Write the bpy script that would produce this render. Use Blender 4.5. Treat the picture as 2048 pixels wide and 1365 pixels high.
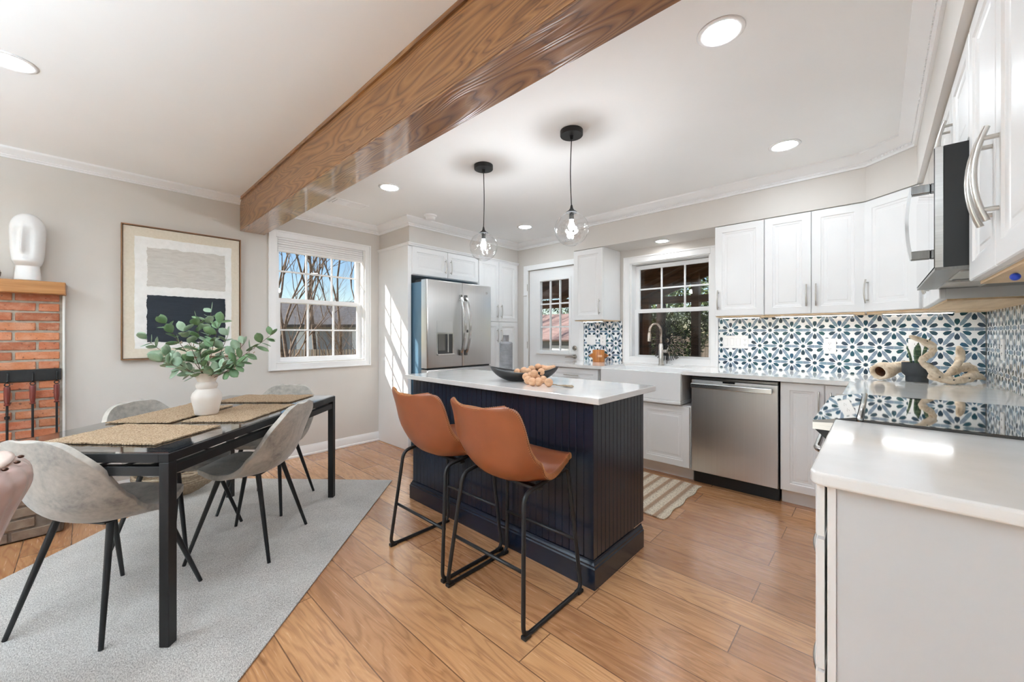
import bpy, bmesh, math, random
from mathutils import Vector, Matrix
random.seed(7)
PI = math.pi
S = bpy.context.scene
COL = S.collection
for o in list(bpy.data.objects): bpy.data.objects.remove(o)

# ------------------------------------------------------------------ camera, world, sun, exposure
T = math.radians(42.85)
cam_d = bpy.data.cameras.new('camera'); cam = bpy.data.objects.new('camera', cam_d); COL.objects.link(cam)
cam.location = (0, 0, 1.215); cam.rotation_euler = (PI/2, 0, T)
cam_d.sensor_width = 36; cam_d.lens = 788/2048*36; cam_d.shift_y = -12.5/2048; cam_d.clip_start = .02; cam_d.clip_end = 400
S.camera = cam
w = bpy.data.worlds.new('sky'); S.world = w; w.use_nodes = True
nt = w.node_tree; bg = nt.nodes['Background']
sk = nt.nodes.new('ShaderNodeTexSky'); sk.sky_type = 'NISHITA'; sk.sun_disc = False
sk.sun_elevation = math.radians(50); sk.sun_rotation = math.radians(220); sk.air_density = 1.0; sk.dust_density = .1
hs = nt.nodes.new('ShaderNodeHueSaturation'); hs.inputs['Saturation'].default_value = 1.15
nt.links.new(sk.outputs[0], hs.inputs['Color']); nt.links.new(hs.outputs[0], bg.inputs[0]); bg.inputs[1].default_value = .062
sun_d = bpy.data.lights.new('sun', 'SUN'); sun_d.energy = 4.2; sun_d.angle = .009; sun_d.color = (1, .95, .87)
sun = bpy.data.objects.new('sun', sun_d); COL.objects.link(sun)
sun.rotation_euler = Vector((-.8, -1, .95)).to_track_quat('Z', 'Y').to_euler(); sun.location = (-8, -8, 9)
LAMP = 54.0      # emission of the recessed ceiling lamps
S.view_settings.view_transform = 'Standard'; S.view_settings.look = 'None'
S.view_settings.exposure = 1.3; S.view_settings.gamma = 1; S.view_settings.use_curve_mapping = False
S.cycles.use_denoising = True
S.cycles.max_bounces = 14; S.cycles.diffuse_bounces = 8; S.cycles.glossy_bounces = 5; S.cycles.transmission_bounces = 10; S.cycles.transparent_max_bounces = 12
S.cycles.sample_clamp_indirect = 6; S.cycles.caustics_reflective = False; S.cycles.caustics_refractive = False

# ------------------------------------------------------------------ colour and materials
def L(r, g, b):
    f = lambda c: (c/255/12.92 if c/255 <= .04045 else ((c/255+.055)/1.055)**2.4)
    return (f(r), f(g), f(b), 1)
def mat(name, col, rough=.5, metal=0, coat=0, spec=.5, sheen=0, aniso=0, emis=None, es=0, trans=0, ior=1.5):
    m = bpy.data.materials.new(name); m.use_nodes = True
    b = m.node_tree.nodes['Principled BSDF']; I = b.inputs
    I['Base Color'].default_value = col; I['Roughness'].default_value = rough; I['Metallic'].default_value = metal
    I['Coat Weight'].default_value = coat; I['Specular IOR Level'].default_value = spec; I['Sheen Weight'].default_value = sheen
    I['Anisotropic'].default_value = aniso; I['Transmission Weight'].default_value = trans; I['IOR'].default_value = ior
    if emis: I['Emission Color'].default_value = emis; I['Emission Strength'].default_value = es
    return m
class N:
    """tiny node helper on one material"""
    def __init__(s, m): s.m = m; s.t = m.node_tree; s.b = s.t.nodes['Principled BSDF']
    def node(s, ty, **kw):
        n = s.t.nodes.new(ty)
        for k, v in kw.items():
            if k.startswith('i_'): n.inputs[k[2:].replace('_', ' ')].default_value = v
            else: setattr(n, k, v)
        return n
    def put(s, sock, v):
        if isinstance(v, (int, float)): sock.default_value = v
        elif isinstance(v, tuple): sock.default_value = v
        else: s.t.links.new(v, sock)
    def ma(s, op, a, b=0.0, c=None):
        n = s.t.nodes.new('ShaderNodeMath'); n.operation = op
        s.put(n.inputs[0], a); s.put(n.inputs[1], b)
        if c is not None: s.put(n.inputs[2], c)
        return n.outputs[0]
    def co(s, scale=(1, 1, 1), rot=(0, 0, 0), loc=(0, 0, 0)):
        tc = s.node('ShaderNodeTexCoord'); mp = s.node('ShaderNodeMapping')
        mp.inputs['Scale'].default_value = scale; mp.inputs['Rotation'].default_value = rot; mp.inputs['Location'].default_value = loc
        s.t.links.new(tc.outputs['Object'], mp.inputs[0]); return mp.outputs[0]
    def noise(s, vec, scale, detail=3, rough=.5, dist=0):
        n = s.node('ShaderNodeTexNoise'); s.put(n.inputs['Vector'], vec)
        n.inputs['Scale'].default_value = scale; n.inputs['Detail'].default_value = detail
        n.inputs['Roughness'].default_value = rough; n.inputs['Distortion'].default_value = dist
        return n.outputs[0]
    def ramp(s, fac, stops):
        n = s.node('ShaderNodeValToRGB'); s.put(n.inputs[0], fac); e = n.color_ramp.elements
        while len(e) < len(stops): e.new(.5)
        for q, (p, c) in zip(e, stops): q.position = p; q.color = c if len(c) == 4 else (*c, 1)
        return n.outputs[0]
    def mix(s, f, a, b, mode='MIX'):
        n = s.node('ShaderNodeMix', data_type='RGBA', blend_type=mode)
        s.put(n.inputs[0], f); s.put(n.inputs[6], a); s.put(n.inputs[7], b); return n.outputs[2]
    def base(s, c): s.put(s.b.inputs['Base Color'], c)
    def rough(s, c): s.put(s.b.inputs['Roughness'], c)
    def bump(s, h, strength=.3, dist=.01):
        n = s.node('ShaderNodeBump'); n.inputs['Strength'].default_value = strength; n.inputs['Distance'].default_value = dist
        s.put(n.inputs['Height'], h); s.t.links.new(n.outputs[0], s.b.inputs['Normal'])
def mottled(name, c1, c2, scale, rough=.6, bump=0, bd=.002, detail=4, **kw):
    m = mat(name, c1, rough, **kw); n = N(m); f = n.noise(n.co(), scale, detail)
    n.base(n.ramp(f, [(.3, c1), (.7, c2)]))
    if bump: n.bump(f, bump, bd)
    return m

WALL = mottled('greige_wall_paint', L(211, 206, 200), L(215, 210, 204), 3, .75, .05)
WHITEW = mottled('ceiling_paint', L(240, 240, 239), L(243, 243, 242), 2, .8)
TRIM = mottled('white_trim_paint', L(240, 240, 240), L(243, 243, 243), 4, .35)
CAB = mottled('white_cabinet_paint', L(236, 236, 236), L(239, 239, 239), 5, .32)
QUARTZ = mottled('white_quartz', L(232, 231, 229), L(240, 239, 238), 9, .12, detail=6, coat=.5); QUARTZ.node_tree.nodes['Principled BSDF'].inputs['Coat Roughness'].default_value = .06
NAVY = mottled('navy_paint', L(14, 23, 37), L(17, 27, 42), 8, .26)
NICKEL = mat('brushed_nickel', L(200, 196, 190), .28, 1)
CHROME = mat('chrome', L(215, 215, 215), .12, 1)
BLACKM = mottled('black_metal', L(24, 24, 25), L(30, 30, 31), 20, .42, spec=.4)
MATTEBLK = mat('matt_black', L(22, 22, 23), .5)
BLACKG = mat('black_glass', L(12, 12, 14), .03, spec=.9, coat=1)
RUBBER = mat('black_plastic', L(16, 16, 17), .45)
GLOW = mat('lamp_glow', (1, 1, 1, 1), .5, emis=(.82, .92, 1, 1), es=LAMP)
GLASS = mat('window_glass', (1, 1, 1, 1), 0, trans=1, ior=1.02, spec=.5)
def thin_glass(name, tint, refl=.08, rough=.0, bump=False):
    m = bpy.data.materials.new(name); m.use_nodes = True; t = m.node_tree
    for q in list(t.nodes):
        if q.type != 'OUTPUT_MATERIAL': t.nodes.remove(q)
    out = [q for q in t.nodes if q.type == 'OUTPUT_MATERIAL'][0]
    tr = t.nodes.new('ShaderNodeBsdfTransparent'); tr.inputs[0].default_value = tint
    gl = t.nodes.new('ShaderNodeBsdfGlossy'); gl.inputs['Roughness'].default_value = rough
    fr = t.nodes.new('ShaderNodeLayerWeight'); fr.inputs[0].default_value = .5
    pw = t.nodes.new('ShaderNodeMath'); pw.operation = 'POWER'; pw.inputs[1].default_value = 4.5; t.links.new(fr.outputs['Facing'], pw.inputs[0])
    mu = t.nodes.new('ShaderNodeMath'); mu.operation = 'MULTIPLY_ADD'; mu.inputs[1].default_value = .9; mu.inputs[2].default_value = refl
    t.links.new(pw.outputs[0], mu.inputs[0])
    mx = t.nodes.new('ShaderNodeMixShader'); t.links.new(mu.outputs[0], mx.inputs[0]); t.links.new(tr.outputs[0], mx.inputs[1]); t.links.new(gl.outputs[0], mx.inputs[2])
    if bump:
        no = t.nodes.new('ShaderNodeTexNoise'); no.inputs['Scale'].default_value = 28; no.inputs['Detail'].default_value = 1
        bp = t.nodes.new('ShaderNodeBump'); bp.inputs['Strength'].default_value = .45; bp.inputs['Distance'].default_value = .02
        tc = t.nodes.new('ShaderNodeTexCoord'); t.links.new(tc.outputs['Object'], no.inputs[0])
        t.links.new(no.outputs[0], bp.inputs['Height']); t.links.new(bp.outputs[0], gl.inputs['Normal']); t.links.new(bp.outputs[0], fr.inputs['Normal'])
    t.links.new(mx.outputs[0], out.inputs[0]); return m
PANE = thin_glass('window_pane', (1, 1, 1, 1), .04)
GLOBE = thin_glass('rippled_clear_glass', (.98, .98, .98, 1), .13, .02, True)
TABLEGLASS = thin_glass('smoked_table_glass', (.80, .80, .80, 1), .26, .06)

def oak_beam(name='stained_oak', coat=.4, cr=.3):
    m = mat(name, L(150, 98, 54), .32, coat=coat); n = N(m); n.b.inputs['Coat Roughness'].default_value = cr
    v = n.co((.55, 4.5, 4.5)); big = n.noise(v, 1.3, 2, .5, .6)
    rings = n.ma('PINGPONG', n.ma('MULTIPLY', big, 26.0), .5)
    fine = n.noise(n.co((3, 60, 60)), 3, 3)
    h = n.ma('ADD', n.ma('MULTIPLY', rings, 1.5), n.ma('MULTIPLY', fine, .35))
    n.base(n.ramp(h, [(.12, L(84, 50, 26)), (.3, L(122, 80, 44)), (.6, L(142, 98, 56)), (.95, L(158, 114, 70))]))
    n.bump(h, .25, .004); return m
OAK = oak_beam(); OAKG = oak_beam('lacquered_oak', 1.0, .09)
def plank_floor():
    m = mat('hickory_floor', L(180, 115, 66), .2, coat=.45); n = N(m)
    v = n.co((1, 1, 1), loc=(.42, -.705+.192*10, 0))
    br = n.node('ShaderNodeTexBrick'); n.put(br.inputs['Vector'], v)
    for k, q in (('Scale', 1), ('Mortar Size', .0022), ('Mortar Smooth', .1), ('Bias', 0), ('Brick Width', 1.5), ('Row Height', .192)): br.inputs[k].default_value = q
    br.offset = .37; br.offset_frequency = 2; br.squash = 1
    br.inputs['Color1'].default_value = (0, 0, 0, 1); br.inputs['Color2'].default_value = (1, 1, 1, 1); br.inputs['Mortar'].default_value = (.5, .5, .5, 1)
    sep = n.node('ShaderNodeSeparateXYZ'); n.put(sep.inputs[0], v)
    row = n.ma('FLOOR', n.ma('DIVIDE', sep.outputs[1], .192))
    rnd = n.node('ShaderNodeTexWhiteNoise', noise_dimensions='2D'); cb = n.node('ShaderNodeCombineXYZ')
    n.put(cb.inputs[0], row); n.put(cb.inputs[1], br.outputs[0]); n.put(rnd.inputs['Vector'], cb.outputs[0])
    # every board gets its own slice of the grain
    cb2 = n.node('ShaderNodeCombineXYZ'); n.put(cb2.inputs[0], sep.outputs[0]); n.put(cb2.inputs[1], sep.outputs[1])
    n.put(cb2.inputs[2], n.ma('MULTIPLY', rnd.outputs[0], 40.0))
    mp = n.node('ShaderNodeMapping'); n.put(mp.inputs[0], cb2.outputs[0]); mp.inputs['Scale'].default_value = (1.1, 7, 1); n.b.inputs['Coat Roughness'].default_value = .22
    big = n.noise(mp.outputs[0], 1.2, 3, .55, .7)
    rings = n.ma('PINGPONG', n.ma('MULTIPLY', big, 9.0), .5)
    mp2 = n.node('ShaderNodeMapping'); n.put(mp2.inputs[0], cb2.outputs[0]); mp2.inputs['Scale'].default_value = (4, 90, 1)
    fine = n.noise(mp2.outputs[0], 2, 3)
    c = n.ramp(n.ma('ADD', n.ma('MULTIPLY', rings, .9), n.ma('MULTIPLY', fine, .5)), [(.1, L(174, 128, 94)), (.5, L(212, 163, 120)), (.95, L(224, 177, 136))])
    c = n.mix(1.0, c, n.ramp(rnd.outputs[0], [(0, L(212, 196, 184)), (.5, L(236, 226, 214)), (1, L(255, 250, 240))]), 'MULTIPLY')
    kn = n.noise(n.co((1.6, 3.2, 1)), 3.1, 1); c = n.mix(n.ramp(kn, [(.76, (0, 0, 0, 1)), (.83, (.8, .8, .8, 1))]), c, L(96, 58, 34))
    c = n.mix(n.ma('MULTIPLY', br.outputs['Fac'], .75), c, L(70, 40, 22)); n.base(c)
    n.rough(n.ramp(fine, [(.3, (.16, .16, .16, 1)), (.7, (.29, .29, .29, 1))]))
    n.bump(n.ma('SUBTRACT', n.ma('ADD', n.ma('MULTIPLY', rings, .5), n.ma('MULTIPLY', fine, .5)), n.ma('MULTIPLY', br.outputs['Fac'], 2.0)), .35, .0025)
    return m
FLOOR = plank_floor()
def star_tile(name, axis):
    """hexagonal lattice of twelve petal stars: six shared slate lenses and six dark tulips"""
    m = mat(name, L(235, 235, 235), .12, spec=.5); n = N(m); A = .153; Hh = A*math.sqrt(3)
    tc = n.node('ShaderNodeTexCoord'); sp = n.node('ShaderNodeSeparateXYZ'); n.put(sp.inputs[0], tc.outputs['Object'])
    px = n.ma('ADD', sp.outputs[axis], 20*A + (.065 if axis == 0 else 0.02)); pz = n.ma('ADD', sp.outputs[2], 10*Hh - .988)
    def cell(ox, oz):
        x = n.ma('ADD', px, ox); z = n.ma('ADD', pz, oz)
        ix = n.ma('FLOOR', n.ma('DIVIDE', x, A)); iz = n.ma('FLOOR', n.ma('DIVIDE', z, Hh))
        lx = n.ma('SUBTRACT', n.ma('SUBTRACT', x, n.ma('MULTIPLY', ix, A)), A/2)
        lz = n.ma('SUBTRACT', n.ma('SUBTRACT', z, n.ma('MULTIPLY', iz, Hh)), Hh/2)
        return lx, lz, n.ma('SQRT', n.ma('ADD', n.ma('MULTIPLY', lx, lx), n.ma('MULTIPLY', lz, lz))), n.ma('ADD', ix, n.ma('MULTIPLY', iz, 17.3))
    a = cell(A/2, Hh/2); b = cell(0, 0); pick = n.ma('LESS_THAN', a[2], b[2])
    sel = lambda i: n.ma('ADD', n.ma('MULTIPLY', a[i], pick), n.ma('MULTIPLY', b[i], n.ma('SUBTRACT', 1.0, pick)))
    lx, lz, r = sel(0), sel(1), sel(2); idx = n.ma('ADD', sel(3), n.ma('MULTIPLY', pick, 101.7))
    th = n.ma('ADD', n.ma('ARCTAN2', lz, lx), PI*2)
    def fold(off):
        t6 = n.ma('ADD', th, PI/6+off); k = n.ma('FLOOR', n.ma('DIVIDE', t6, PI/3)); d = n.ma('SUBTRACT', n.ma('SUBTRACT', t6, n.ma('MULTIPLY', k, PI/3)), PI/6)
        return n.ma('MULTIPLY', r, n.ma('COSINE', d)), n.ma('ABSOLUTE', n.ma('MULTIPLY', r, n.ma('SINE', d))), k
    ax, ay, ka = fold(0); bx, by, kb = fold(PI/6)
    q = n.ma('DIVIDE', n.ma('SUBTRACT', A/2, ax), A/2-.024)
    wid = n.ma('MINIMUM', n.ma('MULTIPLY', .021, n.ma('SUBTRACT', 1.0, n.ma('POWER', n.ma('ABSOLUTE', q), 1.6))), .0108)
    petA = n.ma('LESS_THAN', ay, wid)
    seam = n.ma('GREATER_THAN', ax, A/2-.0008)
    qq = n.ma('DIVIDE', n.ma('SUBTRACT', bx, .0535), n.ma('MULTIPLY_ADD', n.ma('GREATER_THAN', bx, .0535), .004, .0265))
    wb = n.ma('MULTIPLY', .0132, n.ma('SUBTRACT', 1.0, n.ma('POWER', n.ma('ABSOLUTE', qq), 1.7)))
    tip = n.ma('SUBTRACT', .0725, n.ma('MULTIPLY', .9, n.ma('PINGPONG', n.ma('ADD', by, .0030), .0030)))
    petB = n.ma('MULTIPLY', n.ma('LESS_THAN', by, wb), n.ma('LESS_THAN', bx, tip))
    dot = n.ma('LESS_THAN', r, n.ma('ADD', .0138, n.ma('MULTIPLY', .0015, n.ma('COSINE', n.ma('MULTIPLY', th, 12.0)))))
    wn = n.node('ShaderNodeTexWhiteNoise', noise_dimensions='2D'); cb = n.node('ShaderNodeCombineXYZ'); n.put(cb.inputs[0], idx); n.put(cb.inputs[1], kb); n.put(wn.inputs['Vector'], cb.outputs[0])
    wn2 = n.node('ShaderNodeTexWhiteNoise', noise_dimensions='2D'); cb3 = n.node('ShaderNodeCombineXYZ'); n.put(cb3.inputs[0], idx); n.put(cb3.inputs[1], ka); n.put(wn2.inputs['Vector'], cb3.outputs[0])
    dark = n.ramp(wn.outputs[0], [(0, L(34, 52, 70)), (.35, L(28, 74, 88)), (.6, L(54, 66, 84)), (.8, L(36, 84, 88)), (1, L(44, 84, 114))])
    slate = n.ramp(wn2.outputs[0], [(0, L(118, 136, 156)), (.5, L(138, 154, 172)), (1, L(122, 150, 166))])
    c = n.mix(petA, L(240, 243, 244), slate); c = n.mix(n.ma('MULTIPLY', petA, seam), c, L(190, 198, 205))
    c = n.mix(petB, c, dark); c = n.mix(dot, c, dark); n.base(c)
    n.bump(n.noise(tc.outputs['Object'], 35, 1), .05, .002); return m
TILE_B = star_tile('star_tile_back', 0); TILE_C = star_tile('star_tile_side', 1)
def steel(name, c1, c2, axis_scale, rough=.28):
    m = mat(name, c1, rough, 1, aniso=.6); n = N(m); f = n.noise(n.co(axis_scale), 1, 3, .6)
    n.base(n.ramp(f, [(.3, c1), (.7, c2)])); n.rough(n.ma('MULTIPLY_ADD', f, .06, rough-.04)); return m
STEEL = steel('brushed_steel', L(214, 213, 212), L(219, 218, 217), (140, 140, .8), .34)
STEELH = steel('brushed_steel_handle', L(196, 195, 193), L(215, 214, 212), (3, 180, 180), .22)
STEELD = steel('dark_steel', L(120, 118, 116), L(138, 136, 134), (160, 160, 2), .25)
def velvet():
    m = mat('grey_velvet', L(152, 146, 138), .75, sheen=.5); n = N(m); n.b.inputs['Sheen Roughness'].default_value = .4
    f = n.noise(n.co(), 7, 6, .65, .6); f2 = n.noise(n.co(loc=(3, 1, 0)), 60, 2)
    n.base(n.ramp(n.ma('MULTIPLY_ADD', f2, .2, n.ma('MULTIPLY', f, .85)), [(.36, L(136, 132, 127)), (.5, L(172, 166, 157)), (.66, L(194, 187, 177))])); n.bump(f2, .15, .002); return m
VELVET = velvet()
def leather(name, c1, c2, rough=.33):
    m = mat(name, c1, rough, spec=.5); n = N(m); f = n.noise(n.co(), 5, 4); vo = n.node('ShaderNodeTexVoronoi'); n.put(vo.inputs['Vector'], n.co()); vo.inputs['Scale'].default_value = 260
    n.base(n.ramp(f, [(.3, c1), (.7, c2)])); n.bump(vo.outputs[0], .12, .001); return m
COGNAC = leather('cognac_leather', L(130, 72, 42), L(150, 84, 50))
BLUSH = leather('blush_leather', L(178, 150, 144), L(192, 166, 158), .22)
THREAD = mat('tan_thread', L(206, 150, 96), .7)
def rug_mat():
    m = mat('grey_flatweave', L(176, 174, 170), .95, sheen=.15); n = N(m)
    f = n.noise(n.co((90, 320, 1), (0, 0, -T)), 1.0, 2, .6); wv = n.noise(n.co(), 260, 1); sl = n.noise(n.co(), 6, 3)
    n.base(n.ramp(n.ma('ADD', n.ma('ADD', n.ma('MULTIPLY', f, .5), n.ma('MULTIPLY', wv, .4)), n.ma('MULTIPLY', sl, .12)), [(.36, L(138, 134, 130)), (.5, L(192, 188, 183)), (.64, L(226, 223, 218))])); n.bump(wv, .5, .003); return m
RUG = rug_mat()
def jute_stripe():
    m = mat('striped_jute', L(190, 165, 140), .9); n = N(m); tc = n.node('ShaderNodeTexCoord'); sp = n.node('ShaderNodeSeparateXYZ'); n.put(sp.inputs[0], tc.outputs['Object'])
    fr = n.ma('FRACT', n.ma('MULTIPLY', sp.outputs[0], 11.5)); f = n.noise(tc.outputs['Object'], 150, 2)
    c = n.ramp(n.ma('MULTIPLY_ADD', f, .22, n.ma('SUBTRACT', fr, .1)), [(.28, L(222, 208, 186)), (.36, L(182, 148, 118)), (.62, L(170, 140, 116)), (.72, L(206, 190, 168)), (.9, L(226, 214, 194))])
    n.base(n.mix(n.ramp(f, [(.38, (.7, .7, .7, 1)), (.46, (0, 0, 0, 1))]), c, L(126, 104, 84))); n.bump(f, .8, .006); return m
JUTE2 = jute_stripe()
ROT = math.atan2(.732, -.681)
def jute():
    m = mat('braided_jute', L(196, 160, 116), .9); n = N(m)
    wv = n.node('ShaderNodeTexWave'); n.put(wv.inputs['Vector'], n.co((1, 1, 1), (0, 0, -ROT))); wv.bands_direction = 'Y'
    for k, q in (('Scale', 24), ('Distortion', 5), ('Detail', 3), ('Detail Scale', 6)): wv.inputs[k].default_value = q
    f = n.noise(n.co((1, 2.2, 1), (0, 0, -ROT)), 75, 4, .65)
    n.base(n.ramp(n.ma('ADD', n.ma('MULTIPLY', f, .85), n.ma('MULTIPLY', wv.outputs[1], .12)), [(.30, L(116, 88, 60)), (.42, L(178, 148, 116)), (.6, L(204, 178, 148)), (.8, L(220, 196, 168))]))
    n.bump(n.ma('ADD', n.ma('MULTIPLY', wv.outputs[1], .8), f), .9, .006); return m
JUTE = jute()
def brick_mat():
    m = mat('fired_brick', L(176, 98, 66), .8); n = N(m); at = n.node('ShaderNodeAttribute', attribute_name='shade')
    f = n.noise(n.co((1, 1, 1.6)), 14, 5, .6); f2 = n.noise(n.co(), 60, 3)
    c = n.ramp(at.outputs['Fac'], [(0, L(146, 86, 58)), (.4, L(176, 104, 72)), (.7, L(188, 120, 82)), (1, L(166, 108, 74))])
    c = n.mix(n.ramp(f, [(.45, (0, 0, 0, 1)), (.75, (.6, .6, .6, 1))]), c, L(206, 160, 134)); c = n.mix(n.ramp(f2, [(.28, (.9, .9, .9, 1)), (.36, (0, 0, 0, 1))]), c, L(70, 46, 38))
    n.base(c); n.bump(n.ma('ADD', f, f2), .7, .006); return m
BRICK = brick_mat()
MORTAR = mottled('grey_mortar', L(146, 138, 126), L(178, 170, 157), 30, .95, .5, .006)
WOODY = mottled('golden_wood', L(168, 116, 66), L(196, 146, 94), 6, .45, .1)
def grain(name, cs, sc, k=1.2, rough=.4, bump=.15):
    m = mat(name, cs[1], rough); n = N(m); f = n.noise(n.co(sc), k, 4, .6, .8)
    n.base(n.ramp(f, [(.25, cs[0]), (.5, cs[1]), (.75, cs[2])])); n.bump(f, bump, .003); return m
MANTEL = grain('pine_mantel', (L(134, 86, 44), L(166, 114, 64), L(186, 136, 84)), (30, 1.5, 30))
PLY = grain('birch_plywood', (L(206, 174, 134), L(224, 194, 154), L(236, 208, 172)), (20, 2, 20), 1, .6, .05)
ACACIA = grain('acacia_wood', (L(116, 62, 24), L(172, 106, 50), L(202, 140, 74)), (30, 30, 1.5), 1.4, .35)
BEADW = grain('raw_bead_wood', (L(190, 142, 108), L(212, 166, 130), L(226, 186, 152)), (8, 8, 30), 1.5, .6)
DRIFT = grain('driftwood', (L(176, 152, 124), L(222, 204, 180), L(240, 228, 210)), (22, 22, 22), 1.4, .85, .8)
PORCHW = grain('stained_porch_timber', (L(66, 42, 28), L(96, 64, 42), L(122, 84, 58)), (2, 20, 20), 1, .6)
FENCEW = grain('weathered_fence', (L(120, 108, 96), L(150, 136, 120), L(172, 158, 140)), (20, 20, 1.5), 1, .8)
BARK = mottled('bark', L(92, 76, 64), L(140, 120, 102), 14, .9, .6, .01)
BARKD = mottled('dark_bark', L(48, 38, 34), L(74, 60, 52), 10, .9, .6, .01)
ROPE = mottled('linen_rope', L(150, 132, 110), L(186, 168, 144), 80, .95)
LEAFM = mottled('eucalyptus_leaf', L(128, 156, 128), L(172, 192, 168), 18, .5)
LEAFD = mottled('deep_green_leaf', L(88, 122, 84), L(128, 158, 116), 18, .5)
STEM = mat('plant_stem', L(84, 66, 50), .7)
CERAM = mottled('matt_ceramic', L(226, 216, 208), L(232, 224, 216), 12, .7)
PLASTERW = mottled('white_glaze', L(232, 232, 232), L(238, 238, 238), 8, .25)
PORCELAIN = mat('white_fireclay', L(238, 238, 238), .12, coat=.5)
PLATE = mat('white_plate', L(236, 236, 235), .3)
SLOT = mat('dark_slot', L(60, 60, 60), .5)
CONCR = mottled('grey_ribbed_ceramic', L(112, 112, 115), L(134, 134, 137), 24, .6)
ARTBEIGE = mottled('raw_canvas', L(218, 208, 190), L(226, 217, 201), 60, .9, .3)
ARTWHITE = mottled('white_impasto', L(238, 238, 236), L(246, 246, 245), 22, .75, .8, .01)
ARTGREY = grain('grey_impasto', (L(194, 189, 183), L(208, 204, 198), L(218, 214, 208)), (1, 6, 40), 2, .85, .9)
ARTNAVY = grain('navy_impasto', (L(20, 28, 38), L(26, 35, 46), L(34, 44, 56)), (1, 3, 90), 2, .7, .8)
ARTFRAME = mat('bronze_frame', L(136, 100, 70), .4, .3)
BOWLBLK = mottled('ebonised_wood', L(18, 18, 20), L(34, 33, 34), 12, .35)
FRBODY = mat('sky_tinted_case', L(92, 124, 146), .3, .2)  # blue sky reflection painted into the case colour
POTDK = mottled('charcoal_pot', L(48, 52, 56), L(58, 62, 66), 20, .7)
BURG = mat('oxblood_handle', L(104, 40, 32), .3, coat=.5)
GROUNDM = mottled('winter_lawn', L(112, 104, 74), L(142, 132, 96), 3, .95)
SIDING = mat('grey_siding', L(150, 152, 156), .7)
ROOFM = grain('shingle_roof', (L(112, 88, 82), L(142, 118, 112), L(162, 140, 134)), (2, 24, 24), 1.2, .9)
CONIFER = mottled('conifer_green', L(40, 58, 30), L(104, 118, 70), 2.2, .8)
INSECT = thin_glass('insect_screen', (.42, .42, .43, 1), .02)

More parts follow.
